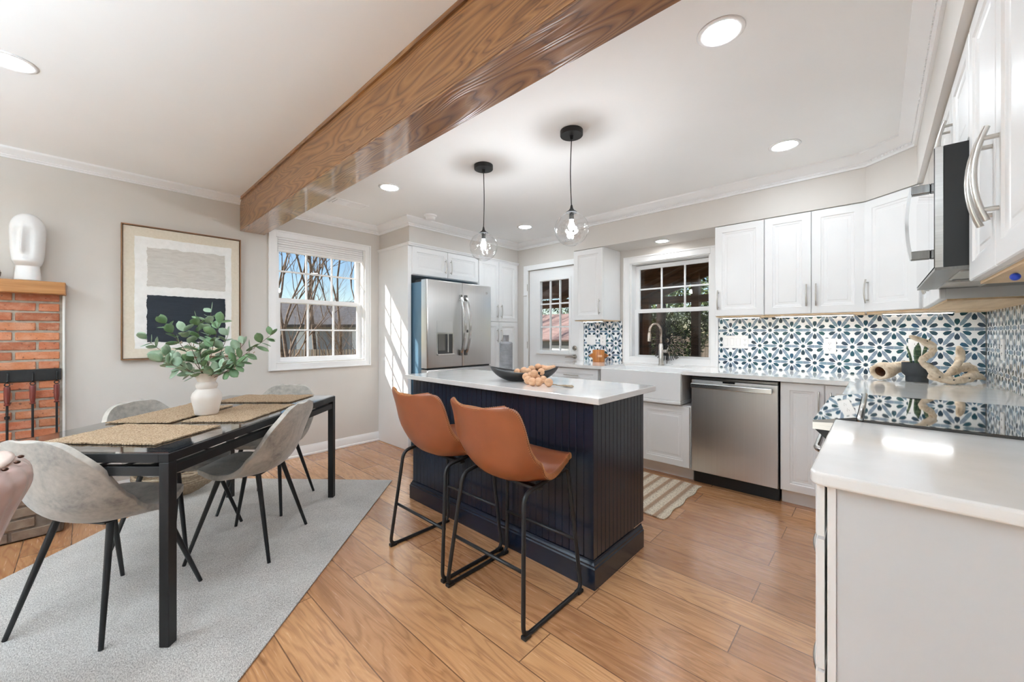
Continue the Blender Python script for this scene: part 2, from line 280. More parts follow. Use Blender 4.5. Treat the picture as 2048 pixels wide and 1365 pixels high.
# ------------------------------------------------------------------ mesh helpers
OFF = {}
class MB:
    def __init__(s): s.b = bmesh.new(); s.sh = {}
    def face(s, pts):
        vs = [s.b.verts.new(p) for p in pts]
        try: return s.b.faces.new(vs)
        except ValueError: return None
    def box(s, x0, x1, y0, y1, z0, z1):
        return s.obox(Vector((x0, y0, z0)), Vector((x1-x0, 0, 0)), Vector((0, y1-y0, 0)), Vector((0, 0, z1-z0)))
    def obox(s, o, a, b, c):
        o, a, b, c = map(Vector, (o, a, b, c)); v = [s.b.verts.new(o+a*i+b*j+c*k) for k in (0, 1) for j in (0, 1) for i in (0, 1)]
        fl = a.cross(b).dot(c) < 0
        for f in ((0, 2, 3, 1), (4, 5, 7, 6), (0, 1, 5, 4), (2, 6, 7, 3), (0, 4, 6, 2), (1, 3, 7, 5)):
            s.b.faces.new([v[i] for i in (f[::-1] if fl else f)])
        return v
    def beam(s, p, q, wx, wz, up=(0, 0, 1)):
        p, q = Vector(p), Vector(q); d = q-p; u = Vector(up); sd = d.cross(u).normalized()*wx; u2 = sd.cross(d).normalized()*wz
        return s.obox(p-sd/2-u2/2, sd, d, u2)
    def grid(s, g, close_u=False, close_v=False):
        vs = [[s.b.verts.new(p) for p in row] for row in g]; nu, nv = len(vs), len(vs[0])
        for i in range(nu if close_u else nu-1):
            for j in range(nv if close_v else nv-1):
                try: s.b.faces.new((vs[i][j], vs[(i+1) % nu][j], vs[(i+1) % nu][(j+1) % nv], vs[i][(j+1) % nv]))
                except ValueError: pass
        return vs
    def tube(s, pts, r, seg=8, caps=True):
        pts = [Vector(p) for p in pts]; n = len(pts); rr = r if hasattr(r, '__len__') else [r]*n
        t0 = (pts[1]-pts[0]).normalized(); a = Vector((0, 0, 1)) if abs(t0.z) < .9 else Vector((1, 0, 0)); u = t0.cross(a).normalized(); rows = []
        for i in range(n):
            t = ((pts[min(i+1, n-1)]-pts[i]).normalized()+(pts[i]-pts[max(i-1, 0)]).normalized())
            t = t.normalized() if t.length > 1e-6 else t0
            u = (u-t*u.dot(t)).normalized(); v = t.cross(u)
            rows.append([pts[i]+(u*math.cos(k*2*PI/seg)+v*math.sin(k*2*PI/seg))*rr[i] for k in range(seg)])
        vs = s.grid(rows, close_v=True)
        if caps:
            for q in (vs[0], vs[-1][::-1]):
                try: s.b.faces.new(q)
                except ValueError: pass
        return vs
    def lathe(s, prof, seg=32, c=(0, 0, 0), sx=1, sy=1, ripple=None):
        rows = []
        for r, z in prof:
            rows.append([(c[0]+r*sx*math.cos(k*2*PI/seg)*(1 if not ripple else ripple(k*2*PI/seg, z)), c[1]+r*sy*math.sin(k*2*PI/seg)*(1 if not ripple else ripple(k*2*PI/seg, z)), c[2]+z) for k in range(seg)])
        vs = s.grid(rows, close_v=True)
        if prof[0][0] > 1e-5:
            try: s.b.faces.new(vs[0][::-1])
            except ValueError: pass
        if prof[-1][0] > 1e-5:
            try: s.b.faces.new(vs[-1])
            except ValueError: pass
        return vs
    def disc(s, c, r, h, seg=32, axis=(0, 0, 1)):
        c = Vector(c); a = Vector(axis).normalized(); s.tube([c, c+a*h], r, seg)
    def sphere(s, c, r, u=16, v=10, sc=(1, 1, 1)):
        rows = [[(c[0]+sc[0]*r*math.sin(PI*j/v)*math.cos(2*PI*i/u), c[1]+sc[1]*r*math.sin(PI*j/v)*math.sin(2*PI*i/u), c[2]+sc[2]*r*math.cos(PI*j/v)) for i in range(u)] for j in range(v+1)]
        s.grid(rows, close_v=True)
    def prism(s, poly, z0, z1):
        a = [s.b.verts.new((x, y, z0)) for x, y in poly]; b = [s.b.verts.new((x, y, z1)) for x, y in poly]; n = len(poly)
        s.b.faces.new(a[::-1]); s.b.faces.new(b)
        for i in range(n): s.b.faces.new((a[i], a[(i+1) % n], b[(i+1) % n], b[i]))
    def rings(s, o, U, V, Nn, w, h, prof, back=None):
        """rectangular loft: prof = [(inset, height along N)], closed by the last ring"""
        o, U, V, Nn = map(Vector, (o, U, V, Nn)); rows = []
        for i, hh in prof:
            rows.append([o+U*i+V*i+Nn*hh, o+U*(w-i)+V*i+Nn*hh, o+U*(w-i)+V*(h-i)+Nn*hh, o+U*i+V*(h-i)+Nn*hh])
        vs = s.grid(rows, close_v=True); s.b.faces.new(vs[-1]); s.b.faces.new(vs[0][::-1])
    def build(s, name, m, parent=None, smooth=False, bevel=0, sub=0, solid=0, seg=2, auto=None, fixn=True, solidoff=-1):
        if fixn: bmesh.ops.recalc_face_normals(s.b, faces=s.b.faces)
        me = bpy.data.meshes.new(name); off = OFF.get(parent.name, (0, 0, 0)) if parent else (0, 0, 0)
        if parent and off != (0, 0, 0): bmesh.ops.translate(s.b, verts=s.b.verts, vec=-Vector(off))
        s.b.to_mesh(me); s.b.free(); me.materials.append(m)
        o = bpy.data.objects.new(name, me); COL.objects.link(o)
        if parent: o.parent = parent; OFF[o.name] = off
        if smooth:
            for p in me.polygons: p.use_smooth = True
        if auto is not None:
            for p in me.polygons: p.use_smooth = True
            me.set_sharp_from_angle(angle=math.radians(auto))
        if solid: q = o.modifiers.new('solid', 'SOLIDIFY'); q.thickness = solid; q.offset = solidoff
        if bevel: q = o.modifiers.new('bevel', 'BEVEL'); q.width = bevel; q.segments = seg; q.limit_method = 'ANGLE'; q.angle_limit = math.radians(40)
        if sub: q = o.modifiers.new('sub', 'SUBSURF'); q.levels = sub; q.render_levels = sub
        return o
def tag(o, label=None, cat=None, group=None, kind=None):
    if label: o['label'] = label
    if cat: o['category'] = cat
    if group: o['group'] = group
    if kind: o['kind'] = kind
    return o
def thing(name, label, cat, loc=(0, 0, 0), group=None):
    o = bpy.data.objects.new(name, None); o.empty_display_size = .1; COL.objects.link(o); o.location = loc
    tag(o, label, cat, group); OFF[o.name] = tuple(loc); return o
def struct(o): o['kind'] = 'structure'; return o
def copy_tree(o, parent=None):
    c = o.copy(); COL.objects.link(c); c.parent = parent
    for ch in [q for q in bpy.data.objects if q.parent == o]: copy_tree(ch, c)
    return c
def fillet(pts, r, n=6):
    P = [Vector(p) for p in pts]; out = [P[0]]
    for i in range(1, len(P)-1):
        a = (P[i-1]-P[i]); b = (P[i+1]-P[i]); rr = min(r, a.length*.45, b.length*.45); p0 = P[i]+a.normalized()*rr; p1 = P[i]+b.normalized()*rr
        for k in range(n+1):
            t = k/n; out.append(p0*(1-t)**2+P[i]*2*t*(1-t)+p1*t*t)
    out.append(P[-1]); return out
def boxobj(name, m, parent, *b, bevel=0):
    mb = MB(); mb.box(*b); return mb.build(name, m, parent, bevel=bevel)
def holed(name, m, axis, p0, p1, a0, a1, z0, z1, holes, parent=None):
    """wall slab between p0 and p1 on axis 'x' or 'y', running a0..a1, with holes (a,b,z,z)"""
    mb = MB(); A = sorted({a0, a1, *[h[0] for h in holes], *[h[1] for h in holes]}); Z = sorted({z0, z1, *[h[2] for h in holes], *[h[3] for h in holes]})
    for i in range(len(A)-1):
        for k in range(len(Z)-1):
            ca, cz = (A[i]+A[i+1])/2, (Z[k]+Z[k+1])/2
            if any(h[0] < ca < h[1] and h[2] < cz < h[3] for h in holes): continue
            if axis == 'x': mb.box(p0, p1, A[i], A[i+1], Z[k], Z[k+1])
            else: mb.box(A[i], A[i+1], p0, p1, Z[k], Z[k+1])
    return struct(mb.build(name, m, parent))

XA, YB, XC, ZC = -4.215, 4.0, .53, 2.445
# ------------------------------------------------------------------ room shell
mb = MB(); mb.box(-4.4, 2.8, -4.7, 4.2, -.06, 0); struct(mb.build('floor', FLOOR))
mb = MB(); mb.box(-4.2, 2.59, -4.59, -1.3, .0005, .014); struct(mb.build('floor_bounce_carpet', mottled('cream_bounce_carpet', L(232, 228, 220), L(240, 236, 228), 40, .95)))  # unseen pale carpet, added to bounce sunlight up to the ceiling
mb = MB(); mb.box(-4.4, 2.8, -4.7, 4.2, ZC, ZC+.1); struct(mb.build('ceiling', WHITEW))
holed('wall_left', WALL, 'x', XA-.16, XA, -4.6, 4.16, 0, ZC, [(1.222, 2.12, .94, 2.175), (-4.4, -3.1, .3, 2.0)])
holed('wall_back', WALL, 'y', YB, YB+.16, XA, XC+.12, 0, ZC, [(-3.41, -2.61, 0, 2.08), (-1.965, -1.155, .93, 1.985)])
mb = MB(); mb.box(XC, XC+.12, .85, YB, 0, ZC); struct(mb.build('wall_right', WALL))
holed('wall_far_right', WALL, 'x', 2.6, 2.72, -4.6, .97, 0, ZC, [(-3.8, -.6, .1, 2.25)])
mb = MB(); mb.box(XC+.12, 2.6, .85, .97, 0, ZC); struct(mb.build('wall_return', WALL))
holed('wall_rear', WALL, 'y', -4.72, -4.6, XA, 2.6, 0, ZC, [(-3.8, -.9, .2, 2.25)])
mb = MB(); mb.prism([(-2.44, 4.0), (-2.44, 3.62), (-.06, 3.62), (.175, 3.415), (.175, .95), (.53, .95), (.53, 4.0)], 2.13, ZC); struct(mb.build('wall_soffit', WALL))
mb = MB(); mb.prism([(XA, 2.295), (-3.60, 2.295), (-3.60, 4.0), (XA, 4.0)], 2.185, ZC); struct(mb.build('wall_bulkhead', WALL))

def sweep(mb, path, prof, closed=False):
    """profile (offset to the room side, z) along an XY path, mitred; room side is on the right of travel"""
    P = [Vector((x, y)) for x, y in path]; rows = []
    for i, p in enumerate(P):
        d1 = (P[i]-P[i-1]).normalized() if i > 0 else (P[1]-P[0]).normalized(); d2 = (P[i+1]-P[i]).normalized() if i < len(P)-1 else d1
        n1 = Vector((d1.y, -d1.x)); n2 = Vector((d2.y, -d2.x)); m = (n1+n2).normalized(); k = 1/max(.3, m.dot(n1))
        rows.append([(p.x+m.x*k*a, p.y+m.y*k*a, z) for a, z in prof])
    vs = mb.grid(rows); mb.b.faces.new(vs[0]); mb.b.faces.new(vs[-1][::-1])
def crown(name, path, top, h, pr):
    prof = [(0, top), (pr, top), (pr, top-.012), (pr*.86, top-.02), (pr*.72, top-h*.35), (pr*.42, top-h*.6), (pr*.26, top-h*.66), (pr*.26, top-h*.8), (pr*.16, top-h*.84), (pr*.16, top-h), (0, top-h)]
    mb = MB(); sweep(mb, path, prof); o = struct(mb.build(name, TRIM, auto=35))
    mb = MB()
    for i in range(len(path)-1):
        a, b = Vector(path[i]), Vector(path[i+1]); d = (b-a); Ln = d.length; d.normalize(); nn = Vector((d.y, -d.x)); k = .03
        while k < Ln-.02:
            p = a+d*k+nn*(pr*.26+.001); z = top-h*.73
            mb.obox((p.x, p.y, z-.005), (d.x*.009, d.y*.009, 0), (nn.x*.004, nn.y*.004, 0), (0, 0, .01)); k += .02
    struct(mb.build('bead_course', TRIM, o)); return o
crown('trim_1', [(XA, -4.6), (XA, .936)], ZC, .06, .07)
crown('trim_2', [(XA, 1.13), (XA, 2.295), (-3.60, 2.295), (-3.60, 4.0), (-2.44, 4.0), (-2.44, 3.62), (-.06, 3.62), (.175, 3.415), (.175, .95)], ZC, .085, .08)
# scribe moulding where the bulkhead meets the tall panel
mb = MB(); sweep(mb, [(-4.215, 2.28), (-3.585, 2.28), (-3.585, 3.99)], [(0, 2.185), (.014, 2.185), (.018, 2.178), (.006, 2.165), (.004, 2.155), (0, 2.155)]); struct(mb.build('trim_3', TRIM))
def skirting(name, path):
    mb = MB(); sweep(mb, path, [(0, .002), (.022, .002), (.022, .018), (.014, .024), (.014, .085), (.008, .095), (.006, .105), (0, .105)]); struct(mb.build(name, TRIM, auto=35))
skirting('baseboard_left', [(XA, -.08), (XA, 2.28)])
skirting('baseboard_back', [(-3.6, YB), (-3.48, YB)])

# ceiling beam
t = thing('ceiling_beam', 'long stained oak box beam spanning the ceiling from the left wall', 'beam', (-2, 1.03, 2.15))
mb = MB(); mb.box(XA+.001, .5, .936, 1.13, 2.1605, ZC-.001); mb.build('beam_body', OAK, t, bevel=.002)
mb = MB(); mb.box(XA+.001, .5, .9365, 1.1295, 2.15, 2.16); mb.build('soffit_board', OAKG, t, bevel=.002)
mb = MB(); mb.box(XA+.001, .5, .925, .9358, ZC-.022, ZC-.001); mb.build('edge_strip', OAK, t)

# ------------------------------------------------------------------ windows and door
def sash(mb, axis, p, a0, a1, z0, z1, st, th, nc=0, nr=0, mw=.016):
    def bx(a, b, c, d, t=th):
        q = (th-t)/2
        if axis == 'x': mb.box(p+q, p+q+t, a, b, c, d)
        else: mb.box(a, b, p+q, p+q+t, c, d)
    bx(a0, a0+st, z0, z1); bx(a1-st, a1, z0, z1); bx(a0+st, a1-st, z0, z0+st); bx(a0+st, a1-st, z1-st, z1)
    ia, ib, ic, id_ = a0+st, a1-st, z0+st, z1-st
    for k in range(1, nc): m = ia+(ib-ia)*k/nc; bx(m-mw/2, m+mw/2, ic, id_, th*.6)
    for k in range(1, nr): m = ic+(id_-ic)*k/nr; bx(ia, ib, m-mw/2, m+mw/2, th*.56)
def casing(mb, axis, face, sgn, a0, a1, z0, z1, wd, th=.02):
    """picture frame casing with a raised outer band"""
    def bx(a, b, c, d, t):
        lo, hi = sorted((face, face+sgn*t))
        if axis == 'x': mb.box(lo, hi, a, b, c, d)
        else: mb.box(a, b, lo, hi, c, d)
    for (a, b, c, d) in ((a0, a0+wd, z0, z1), (a1-wd, a1, z0, z1), (a0+wd, a1-wd, z1-wd, z1), (a0+wd, a1-wd, z0, z0+wd)): bx(a, b, c, d, th)
    e = .014
    k = .0008
    for (a, b, c, d) in ((a0-k, a0+e, z0-k, z1+k), (a1-e, a1+k, z0-k, z1+k), (a0+e, a1-e, z1-e, z1+k), (a0+e, a1-e, z0-k, z0+e)): bx(a, b, c, d, th+.01)
# window_1: left wall
w1 = bpy.data.objects.new('window_1', None); COL.objects.link(w1); struct(w1)
mb = MB(); casing(mb, 'x', XA, 1, 1.16, 2.175, .872, 2.215, .062); mb.build('window_casing', TRIM, w1, bevel=.002)
mb = MB()
mb.box(XA-.159, XA-.001, 1.222, 1.24, .95, 2.165); mb.box(XA-.159, XA-.001, 2.10, 2.12, .95, 2.165); mb.box(XA-.158, XA-.002, 1.223, 2.119, 2.1652, 2.174); mb.box(XA-.158, XA-.002, 1.223, 2.119, .941, .9498)
mb.build('window_jamb', TRIM, w1)
mb = MB(); sash(mb, 'x', XA-.13, 1.24, 2.10, 1.53, 2.16, .042, .03, 3, 2); mb.build('window_sash', TRIM, w1, bevel=.002)
mb = MB(); sash(mb, 'x', XA-.09, 1.24, 2.10, .95, 1.575, .042, .032, 3, 2); mb.build('window_sash', TRIM, w1, bevel=.002)
for xx, za, zb in ((XA-.115, 1.57, 2.12), (XA-.075, .99, 1.54)):
    mb = MB(); mb.face([(xx, 1.28, za), (xx, 2.06, za), (xx, 2.06, zb), (xx, 1.28, zb)]); mb.build('window_pane', PANE, w1)
t = thing('cellular_shade', 'white cellular shade drawn up at the top of the dining window', 'blind', (XA-.02, 1.67, 2.03))
mb = MB()
for k in range(5): z = 2.045+k*.0225; mb.lathe([(.0, 0)], 4) if False else mb.prism([(XA-.045, 1.243), (XA-.008-.004*(k % 2), 1.243), (XA-.008-.004*(k % 2), 2.098), (XA-.045, 2.098)], z+.001, z+.0215)
mb.build('pleats', TRIM, t, bevel=.004); boxobj('bottom_rail', TRIM, t, XA-.05, XA-.004, 1.243, 2.098, 2.022, 2.045, bevel=.003)
# window_2: above the sink
w2 = bpy.data.objects.new('window_2', None); COL.objects.link(w2); struct(w2)
mb = MB(); casing(mb, 'y', YB, -1, -2.03, -1.084, .915, 2.05, .068); mb.build('window_casing', TRIM, w2, bevel=.002)
mb = MB(); mb.box(-1.965, -1.948, YB+.001, YB+.159, .945, 1.975); mb.box(-1.172, -1.155, YB+.001, YB+.159, .945, 1.975); mb.box(-1.964, -1.156, YB+.002, YB+.158, 1.9752, 1.984); mb.box(-1.964, -1.156, YB+.002, YB+.158, .931, .9448)
mb.build('window_jamb', TRIM, w2)
mb = MB(); sash(mb, 'y', YB+.105, -1.948, -1.150, 1.45, 1.965, .042, .03, 3, 2); mb.build('window_sash', TRIM, w2, bevel=.002)
mb = MB(); sash(mb, 'y', YB+.07, -1.948, -1.150, .955, 1.49, .042, .03, 1, 1); mb.build('window_sash', TRIM, w2, bevel=.002)
for yy, za, zb in ((YB+.12, 1.49, 1.93), (YB+.085, .99, 1.45)):
    mb = MB(); mb.face([(-1.91, yy, za), (-1.19, yy, za), (-1.19, yy, zb), (-1.91, yy, zb)]); mb.build('window_pane', PANE, w2)
mb = MB(); mb.face([(-1.93, YB+.145, .955), (-1.165, YB+.145, .955), (-1.165, YB+.145, 1.47), (-1.93, YB+.145, 1.47)]); mb.build('insect_screen', INSECT, w2)
# door_1
d1 = bpy.data.objects.new('door_1', None); COL.objects.link(d1); struct(d1)
mb = MB(); mb.box(-3.48, -3.41, YB-.022, YB-.001, 0, 2.13); mb.box(-2.61, -2.545, YB-.022, YB-.001, 0, 2.13); mb.box(-3.41, -2.61, YB-.022, YB-.001, 2.065, 2.13); mb.build('door_casing', TRIM, d1, bevel=.003)
mb = MB(); gx0, gx1, gz0, gz1 = -3.215, -2.765, 1.02, 1.905; y0, y1 = YB+.012, YB+.052
mb.box(-3.40, gx0, y0, y1, .01, 2.06); mb.box(gx1, -2.62, y0, y1, .01, 2.06); mb.box(gx0, gx1, y0, y1, gz1, 2.06); mb.box(gx0, gx1, y0, y1, .01, gz0)
for k in (1, 2):
    m = gx0+(gx1-gx0)*k/3; mb.box(m-.009, m+.009, y0+.008, y1-.008, gz0, gz1); m = gz0+(gz1-gz0)*k/3; mb.box(gx0, gx1, y0+.009, y1-.009, m-.009, m+.009)
for (a, b) in ((-3.30, -3.03), (-2.98, -2.71)): mb.rings((a, y0, .2), (1, 0, 0), (0, 0, 1), (0, -1, 0), b-a, .62, [(0, 0), (.008, .008), (.02, .008), (.03, .002)])
mb.build('door_slab', TRIM, d1)
mb = MB()
for (a, b, c, d) in ((gx0-.03, gx0, gz0-.03, gz1+.03), (gx1, gx1+.03, gz0-.03, gz1+.03), (gx0, gx1, gz1, gz1+.03), (gx0, gx1, gz0-.03, gz0)): mb.box(a, b, y0-.012, y0-.0005, c, d)
mb.box(gx0-.05, gx1+.05, y0-.03, y0-.0005, gz0-.052, gz0-.031); mb.build('glazing_frame', TRIM, d1, bevel=.002)
mb = MB(); mb.face([(gx0, y0+.02, gz0), (gx1, y0+.02, gz0), (gx1, y0+.02, gz1), (gx0, y0+.02, gz1)]); mb.build('door_pane', PANE, d1)
mb = MB(); mb.disc((-2.68, y0-.004, 1.055), .028, -.012, 20, (0, 1, 0)); mb.disc((-2.68, y0-.016, 1.055), .018, -.012, 16, (0, 1, 0)); mb.build('deadbolt', NICKEL, d1, auto=40)
mb = MB(); mb.disc((-2.68, y0-.001, .95), .027, -.012, 20, (0, 1, 0)); mb.tube([(-2.68, y0-.01, .95), (-2.68, y0-.05, .95), (-2.72, y0-.055, .952), (-2.79, y0-.05, .944)], [.011, .010, .008, .006], 10); mb.build('door_lever', NICKEL, d1, auto=40)
mb = MB()
for z in (.3, 1.08, 1.84): mb.tube([(-3.408, YB-.026, z-.045), (-3.408, YB-.026, z+.045)], .006, 8)
mb.tube([(-3.46, YB-.05, 1.73), (-3.40, YB-.05, 1.73)], .005, 8); mb.tube([(-3.44, YB-.02, 1.73), (-3.44, YB-.05, 1.73)], .004, 8); mb.build('hinge', NICKEL, d1)

# ------------------------------------------------------------------ cabinets
DOORP = [(0, 0), (0, .016), (.003, .019), (.052, .019), (.056, .014), (.064, .013), (.072, .008), (.088, .008), (.092, .010)]
def door(parent, o, U, V, Nn, w_, h_, name='door', m=CAB, prof=None):
    mb = MB(); mb.rings(o, U, V, Nn, w_, h_, prof or DOORP); return mb.build(name, m, parent, auto=25)
def pull(parent, p, q, Nn, out=.032, r=.0052, m=NICKEL, bow=.012, flat=True):
    p, q, Nn = Vector(p), Vector(q), Vector(Nn); d = q-p; mb = MB(); pts = []
    for k in range(13):
        t_ = k/12; pts.append(p+d*t_+Nn*(out-bow+bow*(1-(2*t_-1)**2)))
    mb.tube(pts, r, 10)
    for t_ in (.12, .88): mb.tube([p+d*t_, p+d*t_+Nn*(out-bow*.5)], r*.85, 8)
    return mb.build('handle', m, parent, auto=50)
X, Y, Z = (1, 0, 0), (0, 1, 0), (0, 0, 1)
nX, nY = (-1, 0, 0), (0, -1, 0)
# tall side panel beside the fridge
t = thing('cabinet_side_panel', 'tall white side panel standing between the dining window and the refrigerator', 'panel', (-3.9, 2.29, 0))
mb = MB(); mb.box(-4.213, -3.60, 2.281, 2.299, .001, 2.155); mb.box(-3.64, -3.60, 2.299, 2.32, .001, 2.155); mb.build('panel_board', CAB, t, bevel=.002)
# cabinet above the fridge
t = thing('wall_cabinet', 'white two-door cabinet mounted above the refrigerator', 'cabinet', (-3.9, 2.78, 1.85))
boxobj('cabinet_body', CAB, t, -4.21, -3.602, 2.321, 3.262, 1.85, 2.184)
for a, b, hy in ((2.325, 2.785, 2.75), (2.791, 3.255, 2.826)):
    d = door(t, (-3.601, a, 1.856), Y, Z, X, b-a, .292)
    pull(d, (-3.582, hy, 1.90), (-3.582, hy, 2.06), X)
# pantry
t = thing('pantry_cabinet', 'tall white four-door pantry between the refrigerator and the back door', 'cabinet', (-3.9, 3.6, 0))
boxobj('cabinet_body', CAB, t, -4.21, -3.602, 3.264, 3.998, .1, 2.184); boxobj('toe_kick', CAB, t, -4.2, -3.67, 3.27, 3.99, .001, .0995)
for a, b, hy in ((3.27, 3.612, 3.578), (3.618, 3.96, 3.652)):
    d = door(t, (-3.601, a, 1.385), Y, Z, X, b-a, .768); pull(d, (-3.582, hy, 1.43), (-3.582, hy, 1.60), X)
    d = door(t, (-3.601, a, .11), Y, Z, X, b-a, 1.268); pull(d, (-3.582, hy, 1.12), (-3.582, hy, 1.29), X)
# uppers on the back wall
def upper_b(label, x0, x1, doors, z0=1.372, z1=2.128):
    t = thing('wall_cabinet', label, 'cabinet', ((x0+x1)/2, 3.8, z0))
    boxobj('cabinet_body', CAB, t, x0, x1, 3.64, 3.998, z0, z1); boxobj('cabinet_underside', PLY, t, x0+.004, x1-.004, 3.642, 3.996, z0-.008, z0-.0002)
    for a, b, hx in doors:
        d = door(t, (a+.002, 3.639, z0+.002), X, Z, nY, b-a-.004, z1-z0-.008); pull(d, (hx, 3.62, z0+.055), (hx, 3.62, z0+.215), nY)
upper_b('narrow white cabinet hanging between the back door and the sink window', -2.44, -2.08, [(-2.44, -2.08, -2.115)])
upper_b('single-door white cabinet hanging just right of the sink window', -1.012, -.655, [(-1.012, -.655, -.985)])
upper_b('double-door white cabinet hanging above the dishwasher and long backsplash', -.653, -.062, [(-.653, -.357, -.385), (-.357, -.062, -.328)])
t = thing('corner_wall_cabinet', 'white corner cabinet with an angled door beside the microwave', 'cabinet', (.2, 3.7, 1.372))
mb = MB(); mb.prism([(-.06, 3.998), (-.06, 3.64), (.2, 3.42), (.528, 3.42), (.528, 3.998)], 1.372, 2.128); mb.build('cabinet_body', CAB, t)
mb = MB(); mb.prism([(-.055, 3.99), (-.055, 3.65), (.2, 3.43), (.52, 3.43), (.52, 3.99)], 1.364, 1.3718); mb.build('cabinet_underside', PLY, t)
U = Vector((.26, -.22, 0)); wd = U.length; U.normalize(); Nn = Vector((U.y, -U.x, 0)); o0 = Vector((-.06, 3.64, 1.374))+Nn*.0005
d = door(t, o0+U*.004, U, Z, Nn, wd-.008, .748); hp = o0+U*.035+Nn*.02; pull(d, (hp.x, hp.y, 1.43), (hp.x, hp.y, 1.59), Nn)
t = thing('wall_cabinet', 'white cabinet on the right wall beyond the microwave', 'cabinet', (.37, 3, 1.372))
boxobj('cabinet_body', CAB, t, .22, .528, 2.562, 3.419, 1.372, 2.128); boxobj('cabinet_underside', PLY, t, .224, .524, 2.566, 3.415, 1.364, 1.3718)
for a, b, hy in ((2.565, 2.985, 2.95), (2.99, 3.395, 3.02)):
    d = door(t, (.219, b, 1.374), nY, Z, nX, b-a, .748); pull(d, (.2, hy, 1.43), (.2, hy, 1.59), nX)
t = thing('wall_cabinet', 'short white cabinet mounted directly above the microwave', 'cabinet', (.37, 2.17, 1.80))
boxobj('cabinet_body', CAB, t, .22, .528, 1.792, 2.558, 1.803, 2.128)
for a, b, hy in ((1.795, 2.172, 2.14), (2.178, 2.555, 2.21)):
    d = door(t, (.219, b, 1.806), nY, Z, nX, b-a, .318); pull(d, (.2, hy, 1.83), (.2, hy, 2.0), nX, .034, .0055, bow=.016)
t = thing('wall_cabinet', 'white two-door cabinet in the near right corner, closest of all', 'cabinet', (.37, 1.4, 1.36))
boxobj('cabinet_body', CAB, t, .22, .528, 1.07, 1.788, 1.372, 2.128); boxobj('cabinet_underside', PLY, t, .222, .526, 1.072, 1.786, 1.364, 1.3718)
for a, b, hy in ((1.432, 1.786, 1.465), (1.07, 1.426, 1.393)):
    d = door(t, (.219, b, 1.374), nY, Z, nX, b-a, .75); pull(d, (.2, hy, 1.475), (.2, hy, 1.69), nX, .038, .0065, bow=.02)
mb = MB(); mb.sphere((.24, 1.50, 1.353), .009, 10, 8, (1, 1.6, 1)); wn = mb.build('wire_connector', mat('blue_plastic', L(30, 70, 200), .4), t, smooth=True); tag(wn, 'blue plastic wire connector')

LED = mat('led_strip_glow', (1, 1, 1, 1), .5, emis=(.95, .98, 1, 1), es=13)
def led(label, x0, x1, y):
    t = thing('under_cabinet_light', label, 'under-cabinet light', ((x0+x1)/2, y, 1.36), 'slim lights under the wall cabinets')
    boxobj('housing', TRIM, t, x0, x1, y-.018, y+.018, 1.3545, 1.3635); boxobj('diffuser', LED, t, x0+.01, x1-.01, y-.013, y+.013, 1.3525, 1.3543)
led('slim light under the single-door cabinet right of the sink window', -.98, -.70, 3.72); led('slim light under the double-door cabinet above the long backsplash', -.60, -.12, 3.72); led('slim light under the angled corner cabinet', .02, .36, 3.75); led('slim light under the narrow cabinet between door and sink window', -2.38, -2.14, 3.72)
# base cabinets
def base_b(label, x0, x1, fronts, name='base_cabinet', ztop=.8835):
    t = thing(name, label, 'cabinet', ((x0+x1)/2, 3.7, 0))
    boxobj('cabinet_body', CAB, t, x0, x1, 3.392, 3.998, .105, ztop); boxobj('toe_kick', CAB, t, x0, x1, 3.45, 3.98, .001, .1045)
    for nm, a, b, c, dd, hand in fronts:
        d = door(t, (a, 3.391, c), X, Z, nY, b-a, dd-c, nm)
        if hand: pull(d, *hand, nY)
    return t
base_b('white drawer cabinet left of the farmhouse sink near the back door', -2.56, -1.985, [('drawer', -2.555, -1.99, .735, .876, ((-2.38, 3.372, .805), (-2.2, 3.372, .805))), ('door', -2.555, -2.275, .11, .728, ((-2.3, 3.372, .55), (-2.3, 3.372, .70))), ('door', -2.27, -1.99, .11, .728, ((-2.245, 3.372, .55), (-2.245, 3.372, .70)))])
base_b('white sink cabinet below the farmhouse sink', -1.983, -1.128, [('door', -1.975, -1.56, .11, .615, None), ('door', -1.555, -1.136, .11, .615, None)], 'sink_cabinet', .625)
t = base_b('white two-door cabinet right of the dishwasher', -.512, .0, [('door', -.507, -.262, .11, .876, ((-.29, 3.372, .67), (-.29, 3.372, .83))), ('door', -.256, -.004, .11, .876, ((-.228, 3.372, .67), (-.228, 3.372, .83)))])
t = thing('corner_base_cabinet', 'white base cabinet filling the corner behind the range', 'cabinet', (.3, 3.2, 0))
mb = MB(); mb.prism([(.001, 3.998), (.001, 2.6), (.528, 2.6), (.528, 3.998)], .1, .8835); mb.build('cabinet_body', CAB, t)
d = door(t, (-.0, 3.36, .11), nY, Z, nX, .735, .766); pull(d, (-.019, 2.68, .67), (-.019, 2.68, .83), nX)
t = thing('drawer_cabinet', 'white drawer cabinet in the right foreground with a plain end panel', 'cabinet', (.2, 1.45, 0))
boxobj('cabinet_body', CAB, t, -.082, .526, 1.128, 1.815, .10, .8835)
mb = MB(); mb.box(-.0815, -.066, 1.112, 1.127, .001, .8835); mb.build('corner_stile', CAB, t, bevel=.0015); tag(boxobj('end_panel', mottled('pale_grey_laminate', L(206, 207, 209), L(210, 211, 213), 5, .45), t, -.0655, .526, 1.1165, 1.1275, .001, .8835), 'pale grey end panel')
for z0, z1 in ((.765, .88), (.468, .757), (.11, .460)):
    d = door(t, (-.0865, 1.81, z0), nY, Z, nX, .694, z1-z0, 'drawer', prof=[(0, 0), (0, .013), (.004, .016), (.04, .016), (.045, .011), (.055, .009)]); pull(d, (-.1025, 1.38, (z0+z1)/2), (-.1025, 1.56, (z0+z1)/2), nX)
boxobj('toe_kick', CAB, t, -.02, .52, 1.13, 1.81, .001, .0995)

